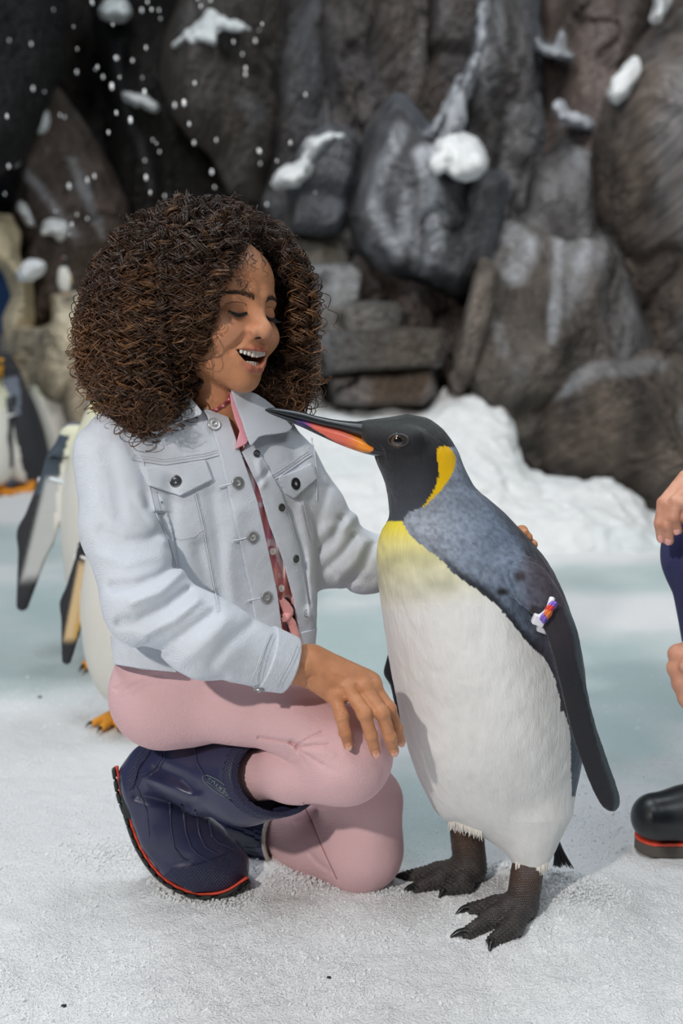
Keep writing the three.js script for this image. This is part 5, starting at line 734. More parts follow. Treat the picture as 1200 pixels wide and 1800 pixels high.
  // left boot, behind
  const A2 = V(330, 1440, 1.98), T2 = V(497, 1471, 1.832), S2 = chain([V(300, 1430, 2.0), V(400, 1452, 1.92), V(540, 1484, 1.79)], [r_(46, 2), r_(48, 1.92), r_(52, 1.79)], 0.02), n2 = (() => { const v = [T2[0] - A2[0] + 0.03, T2[1] - A2[1] - 0.025, T2[2] - A2[2]], l = hyp(...v); return v.map((c) => c / l); })();
  const t2 = (X, Y, Z) => (X - T2[0]) * n2[0] + (Y - T2[1]) * n2[1] + (Z - T2[2]) * n2[2], F2 = chain([V(300, 1425, 2.0), V(315, 1448, 2.03), V(350, 1442, 2.06)], [0.045, 0.045, 0.036], 0.02);
  const b2 = (X, Y, Z) => { let d = smin(S2(X, Y, Z), F2(X, Y, Z), 0.015); const t = t2(X, Y, Z); d = smax(d, t, 0.002); return Math.max(d, -Math.max(S2(X, Y, Z) + 0.004, -(t + 0.09))); };
  const l4 = [V(250, 0, 2.05)[0], V(0, 1380, 2.05)[1], 1.76], h4 = [V(570, 0, 1.8)[0], V(0, 1560, 1.84)[1], 2.15]; l4[1] = 0.42;
  const LB = part('rubber_boot', nets(b2, l4, h4, 0.003, { lip: 1.8 }), rubber, girl, 'navy rubber boot on the kneeling leg');
  part('boot_rim', nets((X, Y, Z) => { const t = t2(X, Y, Z), s = S2(X, Y, Z); return Math.max(smax(s - 0.0015, t - 0.0012, 0.001), -(s + 0.0055), -(t + 0.003)); }, l4, h4, 0.002, { lip: 1.8 }), mat({ color: rgb(176, 170, 160), roughness: 0.8 }), LB, 'pale fabric edge of the boot mouth');
}
const necklaceMats = [[178, 70, 92], [214, 150, 160], [160, 60, 84], [120, 52, 60]].map((c) => phys({ color: rgb(...c), roughness: 0.25 }));
// --- skin: head, neck, hands and the body under the clothes, one mesh
{
  const neck = chain([fromHead(0, -0.02, -0.025), V(384, 705, 1.598), V(380, 770, 1.612)], [0.047, 0.044, 0.054], 0.02), chest = (X, Y, Z) => trunk(X, Y, Z) + 0.0145;
  const traps = capsule(V(300, 745, 1.59), V(470, 755, 1.645), 0.032);
  const headF = (X, Y, Z) => { const [x, y, z] = toHead(X, Y, Z); let d = headLocal(x, y, z); d = smin(d, neck(X, Y, Z), 0.018); const py = PY(Y, Z); if (py > 690) { d = smin(d, traps(X, Y, Z), 0.02); d = smin(d, Math.max(chest(X, Y, Z), (735 - py) * Z / FPX), 0.015); d = Math.max(d, (py - 830) * Z / FPX); } return d; };
  const lipTint = (X, Y, Z) => {
    const [x, y, z] = toHead(X, Y, Z), ax = Math.abs(x), n = fbm(X * 60, Y * 60, Z * 60, 3); let c = mix3(SKIN, SKIN_DEEP, clamp(0.25 + n * 0.5));
    const cheek = Math.exp(-(((ax - 0.036) / 0.02) ** 2 + ((y + 0.029) / 0.018) ** 2)) * (z > 0 ? 1 : 0); c = mix3(c, SKIN_PINK, cheek * 0.35);
    const nose = Math.exp(-((x / 0.014) ** 2 + ((y + 0.026) / 0.014) ** 2)) * (z > 0.07 ? 1 : 0); c = mix3(c, SKIN_PINK, nose * 0.35);
    if (z > 0.03) { const u = Math.min(H.upLip(ax, y, z), H.loLip(ax, y, z)), lip = 1 - sstep(0.0003, 0.0022, u); c = mix3(c, S(164, 88, 76), lip * 0.7); if (mouthPoly(x, y) < -0.0006 && y < -0.048 && z < 0.078 - ax * 0.25 - 0.004) c = mix3(c, S(88, 28, 26), sstep(0.0006, 0.003, -mouthPoly(x, y))); if (H.nostril(ax, y, z) < 0.001) c = S(60, 30, 22); }
    if (z > 0.04 && y > -0.016 && y < 0.024) { const l = H.lid(ax, y, z); c = mix3(c, S(150, 92, 66), (1 - sstep(0, 0.003, l)) * 0.35); }
    return c;
  };
  const gs = [], nailSpots = [];
  { const lo = [V(275, 0, 1.6)[0], V(0, 395, 1.55)[1], 1.43], hi = [V(520, 0, 1.6)[0], V(0, 832, 1.6)[1], 1.72]; lo[1] -= 0.02; gs.push(nets(headF, lo, hi, 0.0017, { color: lipTint, lip: 2.0 })); }
  // right hand laid over the knee
  const skinTone = (nails) => (X, Y, Z) => { const n = fbm(X * 70, Y * 70, Z * 70, 3); let c = mix3(SKIN, SKIN_DEEP, clamp(0.22 + n * 0.6)); for (const [p, r] of nails) { const q = hyp(X - p[0], Y - p[1], Z - p[2]); c = mix3(c, SKIN_PINK, 0.55 * (1 - sstep(r * 0.6, r * 1.6, q))); } return c; };
  {
    const F = [
      [[588, 1222, 1.492, 12.5], [600, 1258, 1.478, 11.5], [606, 1288, 1.478, 10.3], [612, 1310, 1.484, 8.6]],
      [[614, 1212, 1.488, 13.5], [640, 1254, 1.470, 12.2], [652, 1293, 1.474, 11], [660, 1322, 1.484, 9.2]],
      [[638, 1206, 1.490, 13.5], [671, 1253, 1.476, 12.2], [685, 1295, 1.484, 11], [692, 1320, 1.496, 9.2]],
      [[655, 1206, 1.500, 13], [684, 1246, 1.494, 11.6], [697, 1280, 1.506, 10.4], [704, 1303, 1.520, 8.8]],
    ];
    const fingers = F.map((f) => chain(f.map(([x, y, z]) => V(x, y, z)), f.map(([, , z, r]) => r_(r, z)), 0.0035));
    const knuckles = F.flatMap((f) => [ball(V(f[0][0] + 2, f[0][1] - 3, f[0][2] - 0.0015), r_(12.6, 1.49)), ball(V(f[1][0], f[1][1], f[1][2] - 0.0008), r_(f[1][3] * 1.02, 1.49))]);
    const palm = [capsule(V(545, 1178, 1.498), V(592, 1222, 1.500), r_(28, 1.5), r_(20, 1.5)), capsule(V(545, 1172, 1.500), V(614, 1208, 1.500), r_(29, 1.5), r_(21, 1.5)), capsule(V(545, 1165, 1.502), V(638, 1200, 1.502), r_(27, 1.5), r_(20, 1.5)), capsule(V(548, 1162, 1.508), V(652, 1200, 1.511), r_(26, 1.5), r_(19, 1.5))];
    const thumb = chain([V(560, 1170, 1.522), V(612, 1186, 1.545), V(650, 1208, 1.552), V(668, 1226, 1.556)], [r_(20, 1.53), r_(14, 1.54), r_(12, 1.55), r_(9, 1.55)], 0.008);
    const wrist = chain([V(440, 1142, 1.476), V(508, 1166, 1.490), V(548, 1172, 1.502)], [r_(36, 1.48), r_(30, 1.49), r_(28, 1.5)], 0.015), ulna = ball(V(531, 1171, 1.476), r_(10, 1.48));
    F.forEach((f) => nailSpots.push([V(...f[2]), V(...f[3]), r_(f[3][3], f[3][2])])); const palmF = blend(0.012, ...palm, wrist); const nails = F.map((f) => { const [x, y, z] = f[3], [x0, y0, z0] = f[2], d = hyp(x - x0, y - y0); return [V(x + (x - x0) / d * 1, y + (y - y0) / d * 1, z - r_(8, z)), r_(6, z)]; });
    const f = (X, Y, Z) => { let d = smin(palmF(X, Y, Z), ulna(X, Y, Z), 0.012); d = smin(d, thumb(X, Y, Z), 0.012); for (let i = 0; i < 4; i++) { let q = fingers[i](X, Y, Z); q = smin(q, knuckles[2 * i + 1](X, Y, Z), 0.004); d = smin(d, q, 0.006); d = smin(d, knuckles[2 * i](X, Y, Z), 0.008); }
      if (Math.abs(d) < 0.006) { const px = PX(X, Z), py = PY(Y, Z); d += handLines(px, py); d -= 0.0003 * fbm(X * 220, Y * 220, Z * 220, 2); for (const [p, r] of nails) { const q = hyp(X - p[0], Y - p[1], Z - p[2]); d += 0.0007 * Math.exp(-(((q - r * 1.15) / (r * 0.25)) ** 2)) - 0.0004 * (1 - sstep(r * 0.5, r, q)); } } return d; };
    const handLines = crease([...F.flatMap((f) => [1, 2].flatMap((k) => { const [x, y] = f[k], [xa, ya] = f[k - 1], l = hyp(x - xa, y - ya), nx = -(y - ya) / l, ny = (x - xa) / l; return [-3, 0, 3].map((s) => [[[x + nx * 7 + (x - xa) / l * s, y + ny * 7 + (y - ya) / l * s], [x - nx * 7 + (x - xa) / l * s, y - ny * 7 + (y - ya) / l * s]], 1.4, k === 1 ? 0.0006 : 0.0004]); })), [[[534, 1204], [540, 1194], [546, 1190]], 3, 0.0012], [[[556, 1190], [590, 1212]], 6, 0.0012], [[[566, 1184], [604, 1204]], 5, -0.0008], [[[570, 1176], [626, 1198]], 5, -0.0007], [[[600, 1210], [606, 1222]], 3, 0.0012], [[[626, 1204], [634, 1218]], 3, 0.0012]]);
    const lo = [V(440, 0, 1.5)[0], V(0, 1100, 1.5)[1], 1.43], hi = [V(725, 0, 1.56)[0], V(0, 1345, 1.56)[1], 1.60]; gs.push(nets(f, lo, hi, 0.0016, { color: skinTone(nails), lip: 1.8 }));
  }
  { // left hand behind the penguin's back
    const F = [[[872, 962, 1.686, 12], [905, 951, 1.656, 11], [924, 945, 1.628, 10], [928, 944, 1.612, 8]], [[868, 948, 1.684, 12], [900, 937, 1.652, 11], [917, 934, 1.626, 10], [921, 936, 1.610, 8]], [[876, 976, 1.690, 12], [912, 965, 1.660, 11], [933, 958, 1.634, 10], [937, 957, 1.616, 8]], [[880, 990, 1.694, 11], [914, 982, 1.668, 10], [935, 975, 1.644, 9], [940, 973, 1.63, 7.5]]];
    const fs = F.map((f) => chain(f.map(([x, y, z]) => V(x, y, z)), f.map(([, , z, r]) => r_(r, z)), 0.004)), palm = blend(0.012, capsule(V(820, 978, 1.724), V(868, 950, 1.690), r_(20, 1.72), r_(15, 1.7)), capsule(V(820, 980, 1.726), V(876, 976, 1.694), r_(20, 1.72), r_(15, 1.7)), capsule(V(770, 985, 1.738), V(822, 980, 1.726), r_(24, 1.74), r_(22, 1.73))), th = chain([V(822, 968, 1.722), V(850, 932, 1.706), V(876, 915, 1.684)], [0.015, 0.012, 0.008], 0.008);
    const f = (X, Y, Z) => { let d = smin(palm(X, Y, Z), th(X, Y, Z), 0.01); for (const q of fs) d = smin(d, q(X, Y, Z), 0.004); return d; };
    const lo = [V(735, 0, 1.8)[0], V(0, 885, 1.7)[1], 1.585], hi = [V(965, 0, 1.74)[0], V(0, 1025, 1.78)[1], 1.82]; gs.push(nets(f, lo, hi, 0.002, { color: skinTone([]), lip: 1.8 }));
  }
  { // what the clothes cover
    const core = blend(0.02, capsule(V(380, 760, 1.612), V(370, 1120, 1.62), 0.055, 0.06), capsule(V(215, 800, 1.54), V(500, 815, 1.65), 0.028), limb(ARM_R.map(([x, y, z, r]) => [x, y, z, r * 0.5])), limb(ARM_L.map(([x, y, z, r]) => [x, y, z, r * 0.5])), limb([[300, 1215, 1.62, 50], [440, 1245, 1.585, 42], [606, 1322, 1.56, 50], [450, 1362, 1.620, 24], [350, 1362, 1.668, 16], [275, 1360, 1.70, 16]]), limb([[410, 1215, 1.69, 44], [560, 1330, 1.72, 40], [638, 1410, 1.735, 36], [632, 1485, 1.745, 44], [560, 1478, 1.80, 36], [490, 1462, 1.86, 30]]), capsule(V(370, 1120, 1.62), V(330, 1200, 1.64), 0.06));
    gs.push(nets(core, [-0.36, V(0, 725, 1.6)[1], 1.42], [0.24, V(0, 1530, 1.8)[1], 1.92], 0.008, { color: () => SKIN, lip: 1.8 }));
  }
  const bodyO = part('body', gs, skinMat, girl, 'brown skin, laughing face turned to the penguin');
  const nailM = phys({ color: rgb(222, 168, 148), roughness: 0.3 });
  for (const [a, b, r] of nailSpots) { const p = W(b), d = W(b).sub(W(a)).normalize(), n = new THREE.Vector3(0, 0.35, 1).addScaledVector(d, -(d.y * 0.35 + d.z)).normalize(), s = new THREE.Vector3().crossVectors(d, n); p.addScaledVector(n, r * 0.80); part('fingernail', new THREE.SphereGeometry(1, 16, 10).scale(r * 0.66, r * 0.9, r * 0.26).applyMatrix4(new THREE.Matrix4().makeBasis(s, d, n).setPosition(p)), nailM, bodyO); }
  // teeth, eyes, lashes, brows
  const enamel = phys({ color: rgb(238, 232, 222), roughness: 0.25 });
  const teeth = []; const arc = (x) => 0.0770 - 9.5 * x * x;
  [[-0.0212, .0050, .0062], [-0.0160, .0054, .0074], [-0.0103, .0062, .0084], [-0.0037, .0072, .0098], [0.0037, .0072, .0098], [0.0103, .0062, .0084], [0.0160, .0054, .0074], [0.0212, .0050, .0062]].forEach(([x, w, h]) => { const a = Math.atan(19 * x); const g = new RoundedBoxGeometry(w * 0.97, h * 1.5, 0.0050, 4, 0.0024).rotateY(a).translate(x, -0.0505 - h / 2 + h * 0.25, arc(x)); teeth.push(headPlace(g)); });
  [[-0.0118, .0048], [-0.0070, .0048], [-0.0023, .0048], [0.0023, .0048], [0.0070, .0048], [0.0118, .0048]].forEach(([x, w]) => { const g = new RoundedBoxGeometry(w, 0.0075, 0.0042, 3, 0.0014).rotateY(Math.atan(19 * x)).translate(x, -0.0690, arc(x) - 0.006); teeth.push(headPlace(g)); });
  teeth.forEach((g) => part('tooth', g, enamel, bodyO));
  const tg = new THREE.SphereGeometry(1, 24, 16).scale(0.016, 0.006, 0.018).translate(0, -0.069, 0.050); part('tongue', headPlace(tg), mat({ color: rgb(150, 70, 68), roughness: 0.4 }), bodyO);
  const lashM = mat({ color: rgb(22, 15, 12), roughness: 0.7 }), lashes = [], brows = [];
  const hl = (x, y, z0 = 0.12) => { let z = z0; for (let i = 0; i < 90; i++) { const d = headLocal(x, y, z); if (d < 0.0001) break; z -= Math.max(d * 0.7, 0.0002); } return z; };
  const HT = (pts, r, o) => { const c = tube(pts.map((p) => new THREE.Vector3(...fromHead(...p)).applyMatrix4(TO_WORLD)), r, o); return c; };
  for (const s of [-1, 1]) {
    const line = []; for (let i = 0; i <= 10; i++) { const u = i / 10, x = s * lerp(0.0175, 0.0435, u), y = -0.0025 - 0.0040 * Math.sin(u * Math.PI) - 0.0005 * u; line.push([x, y, hl(x, y) + 0.0004]); }
    lashes.push(HT(line, 0.0017, { sides: 6, taper: (u) => 0.55 + 0.6 * Math.sin(Math.min(1, u * 1.15) * 3.0) }));
    const slit = line.map(([x, y, z]) => [x, y - 0.0014, z - 0.0001]); lashes.push(HT(slit.slice(2, 10), 0.0016, { sides: 6, taper: (u) => 0.3 + 0.8 * Math.sin(u * 3.14) }));
    for (let i = 0; i < 34; i++) { const u = i / 33, k = Math.min(9.99, u * 10), a = line[Math.floor(k)], b = line[Math.min(10, Math.floor(k) + 1)], p = a.map((c, j) => lerp(c, b[j], k % 1)), l = 0.0055 + 0.003 * u; lashes.push(HT([p, [p[0] + s * l * (0.1 + 0.45 * u), p[1] - l * 0.55, p[2] + l * 0.42], [p[0] + s * l * (0.2 + 0.7 * u), p[1] - l * 0.6, p[2] + l * 0.9]], 0.00042, { sides: 4, segs: 4, taper: (t) => 1 - 0.8 * t })); }
    const fold = []; for (let i = 0; i <= 10; i++) { const u = i / 10, x = s * lerp(0.018, 0.045, u), y = 0.0072 - 0.0015 * u + 0.003 * Math.sin(u * Math.PI); fold.push([x, y, hl(x, y) + 0.0000]); }
    lashes.push(HT(fold, 0.0003, { sides: 4 }));  // lid crease: its shade drawn as a thin dark line
    for (let i = 0; i < 130; i++) { const u = rnd(), x = s * lerp(0.011, 0.049, u), y = 0.0150 + 0.0055 * Math.sin(Math.min(1, u * 1.25) * 2.2) + rr(-0.0026, 0.0026) * (1.1 - u * 0.7), z = hl(x, y), l = rr(0.005, 0.0085), a = lerp(1.1, 0.05, u) + rr(-0.2, 0.2), x2 = x + s * l * Math.cos(a), y2 = y + l * Math.sin(a) * 0.8; brows.push(HT([[x, y, z], [(x + x2) / 2, (y + y2) / 2, hl((x + x2) / 2, (y + y2) / 2) + 0.0006], [x2, y2, hl(x2, y2) + 0.0003]], 0.00026, { sides: 4, segs: 3, taper: (t) => 1 - 0.7 * t })); }
  }
  const la = part('eyelash', lashes, lashM, bodyO), br = part('eyebrow', brows, mat({ color: rgb(40, 26, 19), roughness: 0.6 }), bodyO);
  // beaded necklace
  const nb = []; const nl = drape((X, Y, Z) => Math.min(headF(X, Y, Z), jacketSolid(X, Y, Z) + 0.004), [[352, 722], [364, 724], [378, 721], [392, 713], [402, 702], [406, 690]], 0.001, 3.4, 1.4, 1.8);
  const NK = part('necklace', tube(nl, 0.0005, { sides: 5 }), mat({ color: rgb(120, 60, 70) }), girl, 'thin necklace of small pink beads');
  nl.forEach((p, i) => { const w = W(p); part('bead', new THREE.SphereGeometry(0.0024, 10, 8).scale(1, 0.8, 1).translate(w.x, w.y, w.z), necklaceMats[i % 4], NK); });
}
// --- curly hair: coils that start on the scalp, fall under their weight and fill a soft outer shape
{
  seedState = 4242;
  const E = [[350, 518, 1.590, 170, 134, 0.138], [244, 594, 1.590, 86, 104, 0.120], [488, 545, 1.640, 56, 112, 0.080], [262, 668, 1.540, 62, 72, 0.075], [490, 640, 1.630, 48, 62, 0.05]].map(([x, y, z, a, b, c]) => ellipsoid(V(x, y, z), [r_(a, z), r_(b, z), c]));
  const env = blend(0.03, ...E);
  const clearFace = poly([[486, 448], [466, 440], [444, 446], [431, 458], [412, 498], [388, 514], [382, 556], [378, 598], [364, 624], [340, 634], [327, 652], [314, 690], [302, 722], [350, 728], [400, 736], [440, 780], [476, 726], [480, 690], [496, 640], [502, 600], [499, 520], [494, 470]]);
  const headG = (X, Y, Z) => { const q = toHead(X, Y, Z); return smin(H.cranium(...q), H.forehead(...q), 0.03); };
  const faceZ = (px) => 1.56 + (px - 440) * 0.0012;                                       // in front of this depth a strand would hang over the face
  const guides = [];
  for (let tries = 0; guides.length < 1250 && tries < 26000; tries++) {
    const u = rr(-1, 1), a = rr(0, Math.PI * 2), s = Math.sqrt(1 - u * u), dir = [s * Math.cos(a), u, s * Math.sin(a)];
    let l = [dir[0] * 0.074, 0.030 + dir[1] * 0.084, -0.022 + dir[2] * 0.090];
    if (l[2] > 0.0) { l = [dir[0] * 0.070, 0.036 + dir[1] * 0.074, -0.01 + dir[2] * 0.088]; }
    const line = lerp(-0.062, 0.084, sstep(-0.006, 0.042, l[2])); if (l[1] < line) continue;
    let p = fromHead(...l); const n0 = gradAt(headG, p, 0.004); let v = n0.slice(); p = p.map((c, i) => c + n0[i] * 0.001);
    const step = rr(0.019, 0.029), len = rr(0.17, 0.27), path = [p.slice()], lift = rr(0.45, 1.0), sway = [rr(-0.25, 0.25), 0, rr(-0.25, 0.25)]; let bad = false;
    for (let d = 0; d < len; d += step) {
      const k = d / len; v[1] += 0.42 * step / 0.017 * (0.35 + k) / lift; v[0] += sway[0] * 0.3 + rr(-0.11, 0.11); v[1] += rr(-0.09, 0.09); v[2] += sway[2] * 0.3 + rr(-0.11, 0.11);
      let q = p.map((c, i) => c + v[i] * 0.001); const hd = headG(...q); if (hd < 0.012 && d > 0.02) { const g = gradAt(headG, q, 0.004); v = v.map((c, i) => c + g[i] * 0.7); }
      const e = env(...p); if (e > -0.012) { const g = gradAt(env, p, 0.006); const out = g[0] * v[0] + g[1] * v[1] + g[2] * v[2], w = sstep(-0.012, 0.02, e); if (out > 0) v = v.map((c, i) => c - g[i] * out * w * 0.9); if (e > 0.008) v = v.map((c, i) => c - g[i] * 0.45); }
      const L = hyp(...v) || 1; v = v.map((c) => c / L); p = p.map((c, i) => c + v[i] * step);
      const px = PX(p[0], p[2]), py = PY(p[1], p[2]), c = clearFace(px, py);
      if (c < 15 && p[2] < faceZ(px)) { bad = c < 5; if (bad) break; p[0] -= 0.004; }
      path.push(p.slice());
    }
    path.clump = 1;
    if (bad) { if (path.length < 5) continue; }
    const tip = path[path.length - 1]; if (heightOf(tip) < 0.52 && PX(tip[0], tip[2]) > 330 && PX(tip[0], tip[2]) < 470) continue;
    guides.push(path);
  }
  // locks that the picture shows standing out: bottom ends and a curl on the forehead
  const extra = [[[500, 560, 1.62], [512, 600, 1.61], [520, 630, 1.60], [528, 645, 1.60]], [[490, 600, 1.61], [498, 640, 1.6], [494, 672, 1.59], [498, 700, 1.585]], [[480, 640, 1.6], [478, 670, 1.59], [486, 692, 1.585], [480, 706, 1.58]], [[520, 560, 1.62], [538, 590, 1.615], [548, 604, 1.61], [556, 608, 1.61]], [[272, 690, 1.47], [280, 715, 1.468], [290, 735, 1.468], [284, 756, 1.468]], [[262, 680, 1.47], [256, 710, 1.465], [268, 735, 1.466], [278, 745, 1.466]], [[235, 670, 1.48], [222, 700, 1.478], [236, 722, 1.476], [244, 738, 1.476]], [[165, 610, 1.56], [148, 640, 1.55], [152, 665, 1.55], [170, 680, 1.55]], [[180, 640, 1.55], [176, 668, 1.54], [190, 690, 1.54], [200, 684, 1.54]], [[448, 440, 1.452], [452, 455, 1.449], [454, 470, 1.449], [453, 484, 1.450]], [[405, 470, 1.462], [414, 486, 1.458], [424, 496, 1.458], [440, 500, 1.455]]];
  for (const q of extra) for (let k = 0; k < 10; k++) { const j = [rr(-0.008, 0.008), rr(-0.008, 0.008), rr(-0.008, 0.008)]; if (k > 3 && (q[0][0] === 448 || q[0][0] === 405)) continue; const c = new THREE.CatmullRomCurve3(q.map((p) => new THREE.Vector3(...V(...p).map((x, i) => x + j[i])))); const n = Math.max(3, Math.round(c.getLength() / 0.014)); const pts = []; for (let i = 0; i <= n; i++) pts.push(c.getPointAt(i / n).toArray()); guides.push(pts); }
  // one turn of a coil, in a few variants; the axis is +Y of length 1, the radius 1 is scaled per copy
  const coil = (seed, thick, tip) => { const pts = []; const n = 13; for (let i = 0; i <= n; i++) { const t = i / n, a = t * Math.PI * 2, r = 1 + 0.12 * Math.sin(a * 2 + seed); pts.push(new THREE.Vector3(r * Math.cos(a), t, r * Math.sin(a))); } return { pts, thick, tip }; };
  const makeGeo = (c, R, P) => { const curve = new THREE.CatmullRomCurve3(c.pts.map((p) => new THREE.Vector3(p.x * R, p.y * P, p.z * R))), g = new THREE.TubeGeometry(curve, 13, c.thick, 4, false); if (c.tip) { const q = g.attributes.position; for (let i = 0; i <= 13; i++) { const o = curve.getPointAt(i / 13); for (let s = 0; s < 5; s++) { const m = i * 5 + s, k = 1 - 0.9 * i / 13; q.setXYZ(m, lerp(o.x, q.getX(m), k), lerp(o.y, q.getY(m), k), lerp(o.z, q.getZ(m), k)); } } } return g; };
  const hairMat = phys({ color: 0xffffff, roughness: 0.3, specularIntensity: 0.8, sheen: 0.1, sheenColor: new THREE.Color(0.6, 0.4, 0.3) });
  const kinds = [0, 1.7].map((s) => makeGeo(coil(s, 0.00046, false), 0.0052, 0.017)), tips = makeGeo(coil(0.6, 0.00046, true), 0.0052, 0.017);
  const lists = [[], [], []], DK = S(34, 25, 21), MID = S(78, 56, 43), GOLD = S(158, 112, 70);
  const m4 = new THREE.Matrix4(), X = new THREE.Vector3(), Yv = new THREE.Vector3(), Zv = new THREE.Vector3();
  const strands = [];
  for (const path of guides) {                                                // a guide carries a clump of coils that wind together
    const phase = rr(0, 6.28), R = rr(0.7, 1.9), hand = rnd() < 0.5 ? -1 : 1, hue = rnd(), n = path.clump ? 10 : 4, spread = path.clump ? 0.0034 : 0.002, loose = rnd() < 0.12;
    for (let k = 0; k < n; k++) { const j = [rr(-1, 1), rr(-1, 1), rr(-1, 1)].map((c) => c * spread), drift = [rr(-1, 1), rr(-1, 1), rr(-1, 1)].map((c) => c * (k === n - 1 && rnd() < 0.3 && path.clump ? 0.06 : k > 7 || loose ? 0.024 : 0.008)), cut = Math.max(3, path.length - Math.floor(rr(0, 2.6))); strands.push({ path: path.slice(0, cut).map((p, i) => p.map((c, m) => c + j[m] * Math.min(1, i * 0.4) + drift[m] * (i / path.length) ** 2)), phase: phase + rr(-0.3, 0.3), R: R * rr(0.8, 1.2) * (path.clump ? 1 : 0.8), hand: k > 7 ? -hand : hand, hue: clamp(hue + rr(-0.12, 0.12)) }); }
  }
  for (const st of strands) {
    const path = st.path, w = path.map((p) => W(p)), hue = st.hue, strandR = st.R; let nrm = new THREE.Vector3(Math.cos(st.phase), 0.2, Math.sin(st.phase)); const kind = rnd() < 0.5 ? 0 : 1, hand = st.hand;
    const low = sstep(420, 640, PY(path[path.length - 1][1], path[path.length - 1][2]));
    for (let i = 0; i + 1 < w.length; i++) {
      Yv.copy(w[i + 1]).sub(w[i]); const L = Yv.length(); if (L < 1e-4) continue; Yv.divideScalar(L); nrm.addScaledVector(Yv, -nrm.dot(Yv)).normalize(); X.copy(nrm); Zv.crossVectors(X, Yv);
      const k = i / (w.length - 1), R = strandR * Math.min(1, 0.12 + i * 0.3) * (0.9 + 0.25 * k), last = i + 2 >= w.length;
      m4.makeBasis(X.clone().multiplyScalar(R), Yv.clone().multiplyScalar(L / 0.017), Zv.clone().multiplyScalar(R * hand)); m4.setPosition(w[i]);
      let c = mix3(DK, MID, clamp(hue * 0.6 * (0.3 + k) + 0.25 * k)); if (hue > 0.82) c = mix3(c, GOLD, clamp(0.1 + 0.8 * k) * (0.14 + 0.72 * low)); else c = mix3(c, S(112, 76, 48), k * k * 0.6 * low);
      lists[last ? 2 : kind].push([m4.clone(), c]);
    }
  }
  const base = worldPosOf(girl), shift = new THREE.Matrix4().makeTranslation(-base.x, -base.y, -base.z);
  const hair = new THREE.Group(); hair.name = 'hair'; hair.userData = { label: 'shoulder length dark brown curls with golden ends' }; girl.add(hair);
  lists.forEach((l, i) => { const o = new THREE.InstancedMesh(i === 2 ? tips : kinds[i], hairMat, l.length); l.forEach(([m, c], j) => { o.setMatrixAt(j, m.clone().premultiply(shift)); o.setColorAt(j, new THREE.Color().setRGB(...c)); }); o.name = numbered('curls'); o.userData.kind = 'stuff'; hair.add(shade(o)); });
  console.log('hair', guides.length, strands.length, lists.map((l) => l.length).join(' '));
  // the dense dark mass the coils grow from
  const massF = (X, Y, Z) => { const e = env(X, Y, Z) + 0.026 + 0.006 * fbm(X * 40, Y * 40, Z * 40, 2), px = PX(X, Z), py = PY(Y, Z); const q = toHead(X, Y, Z); let d = smax(e, -(headLocal(...q) + 0.0), 0.004); const keep = (clearFace(px, py) - 12) * Z / FPX; if (Z < faceZ(px) + 0.03) d = smax(d, -keep, 0.01); d = smax(d, (PY(Y, Z) - 655) * Z / FPX, 0.01); return d; };
  const lo = [V(110, 0, 1.6)[0], V(0, 320, 1.6)[1], 1.40], hi = [V(580, 0, 1.6)[0], V(0, 760, 1.5)[1], 1.76];
  part('hair_mass', nets(massF, lo, hi, 0.006, { lip: 1.8 }), mat({ color: rgb(24, 17, 14), roughness: 0.9 }), hair);
}
// ---------------------------------------------------------------- the other penguins
const plumage = phys({ color: 0xffffff, vertexColors: true, roughness: 0.65, bumpMap: again(furBump, 4, 4), bumpScale: 0.0015, sheen: 0.2, sheenColor: new THREE.Color(0.8, 0.85, 0.9) });
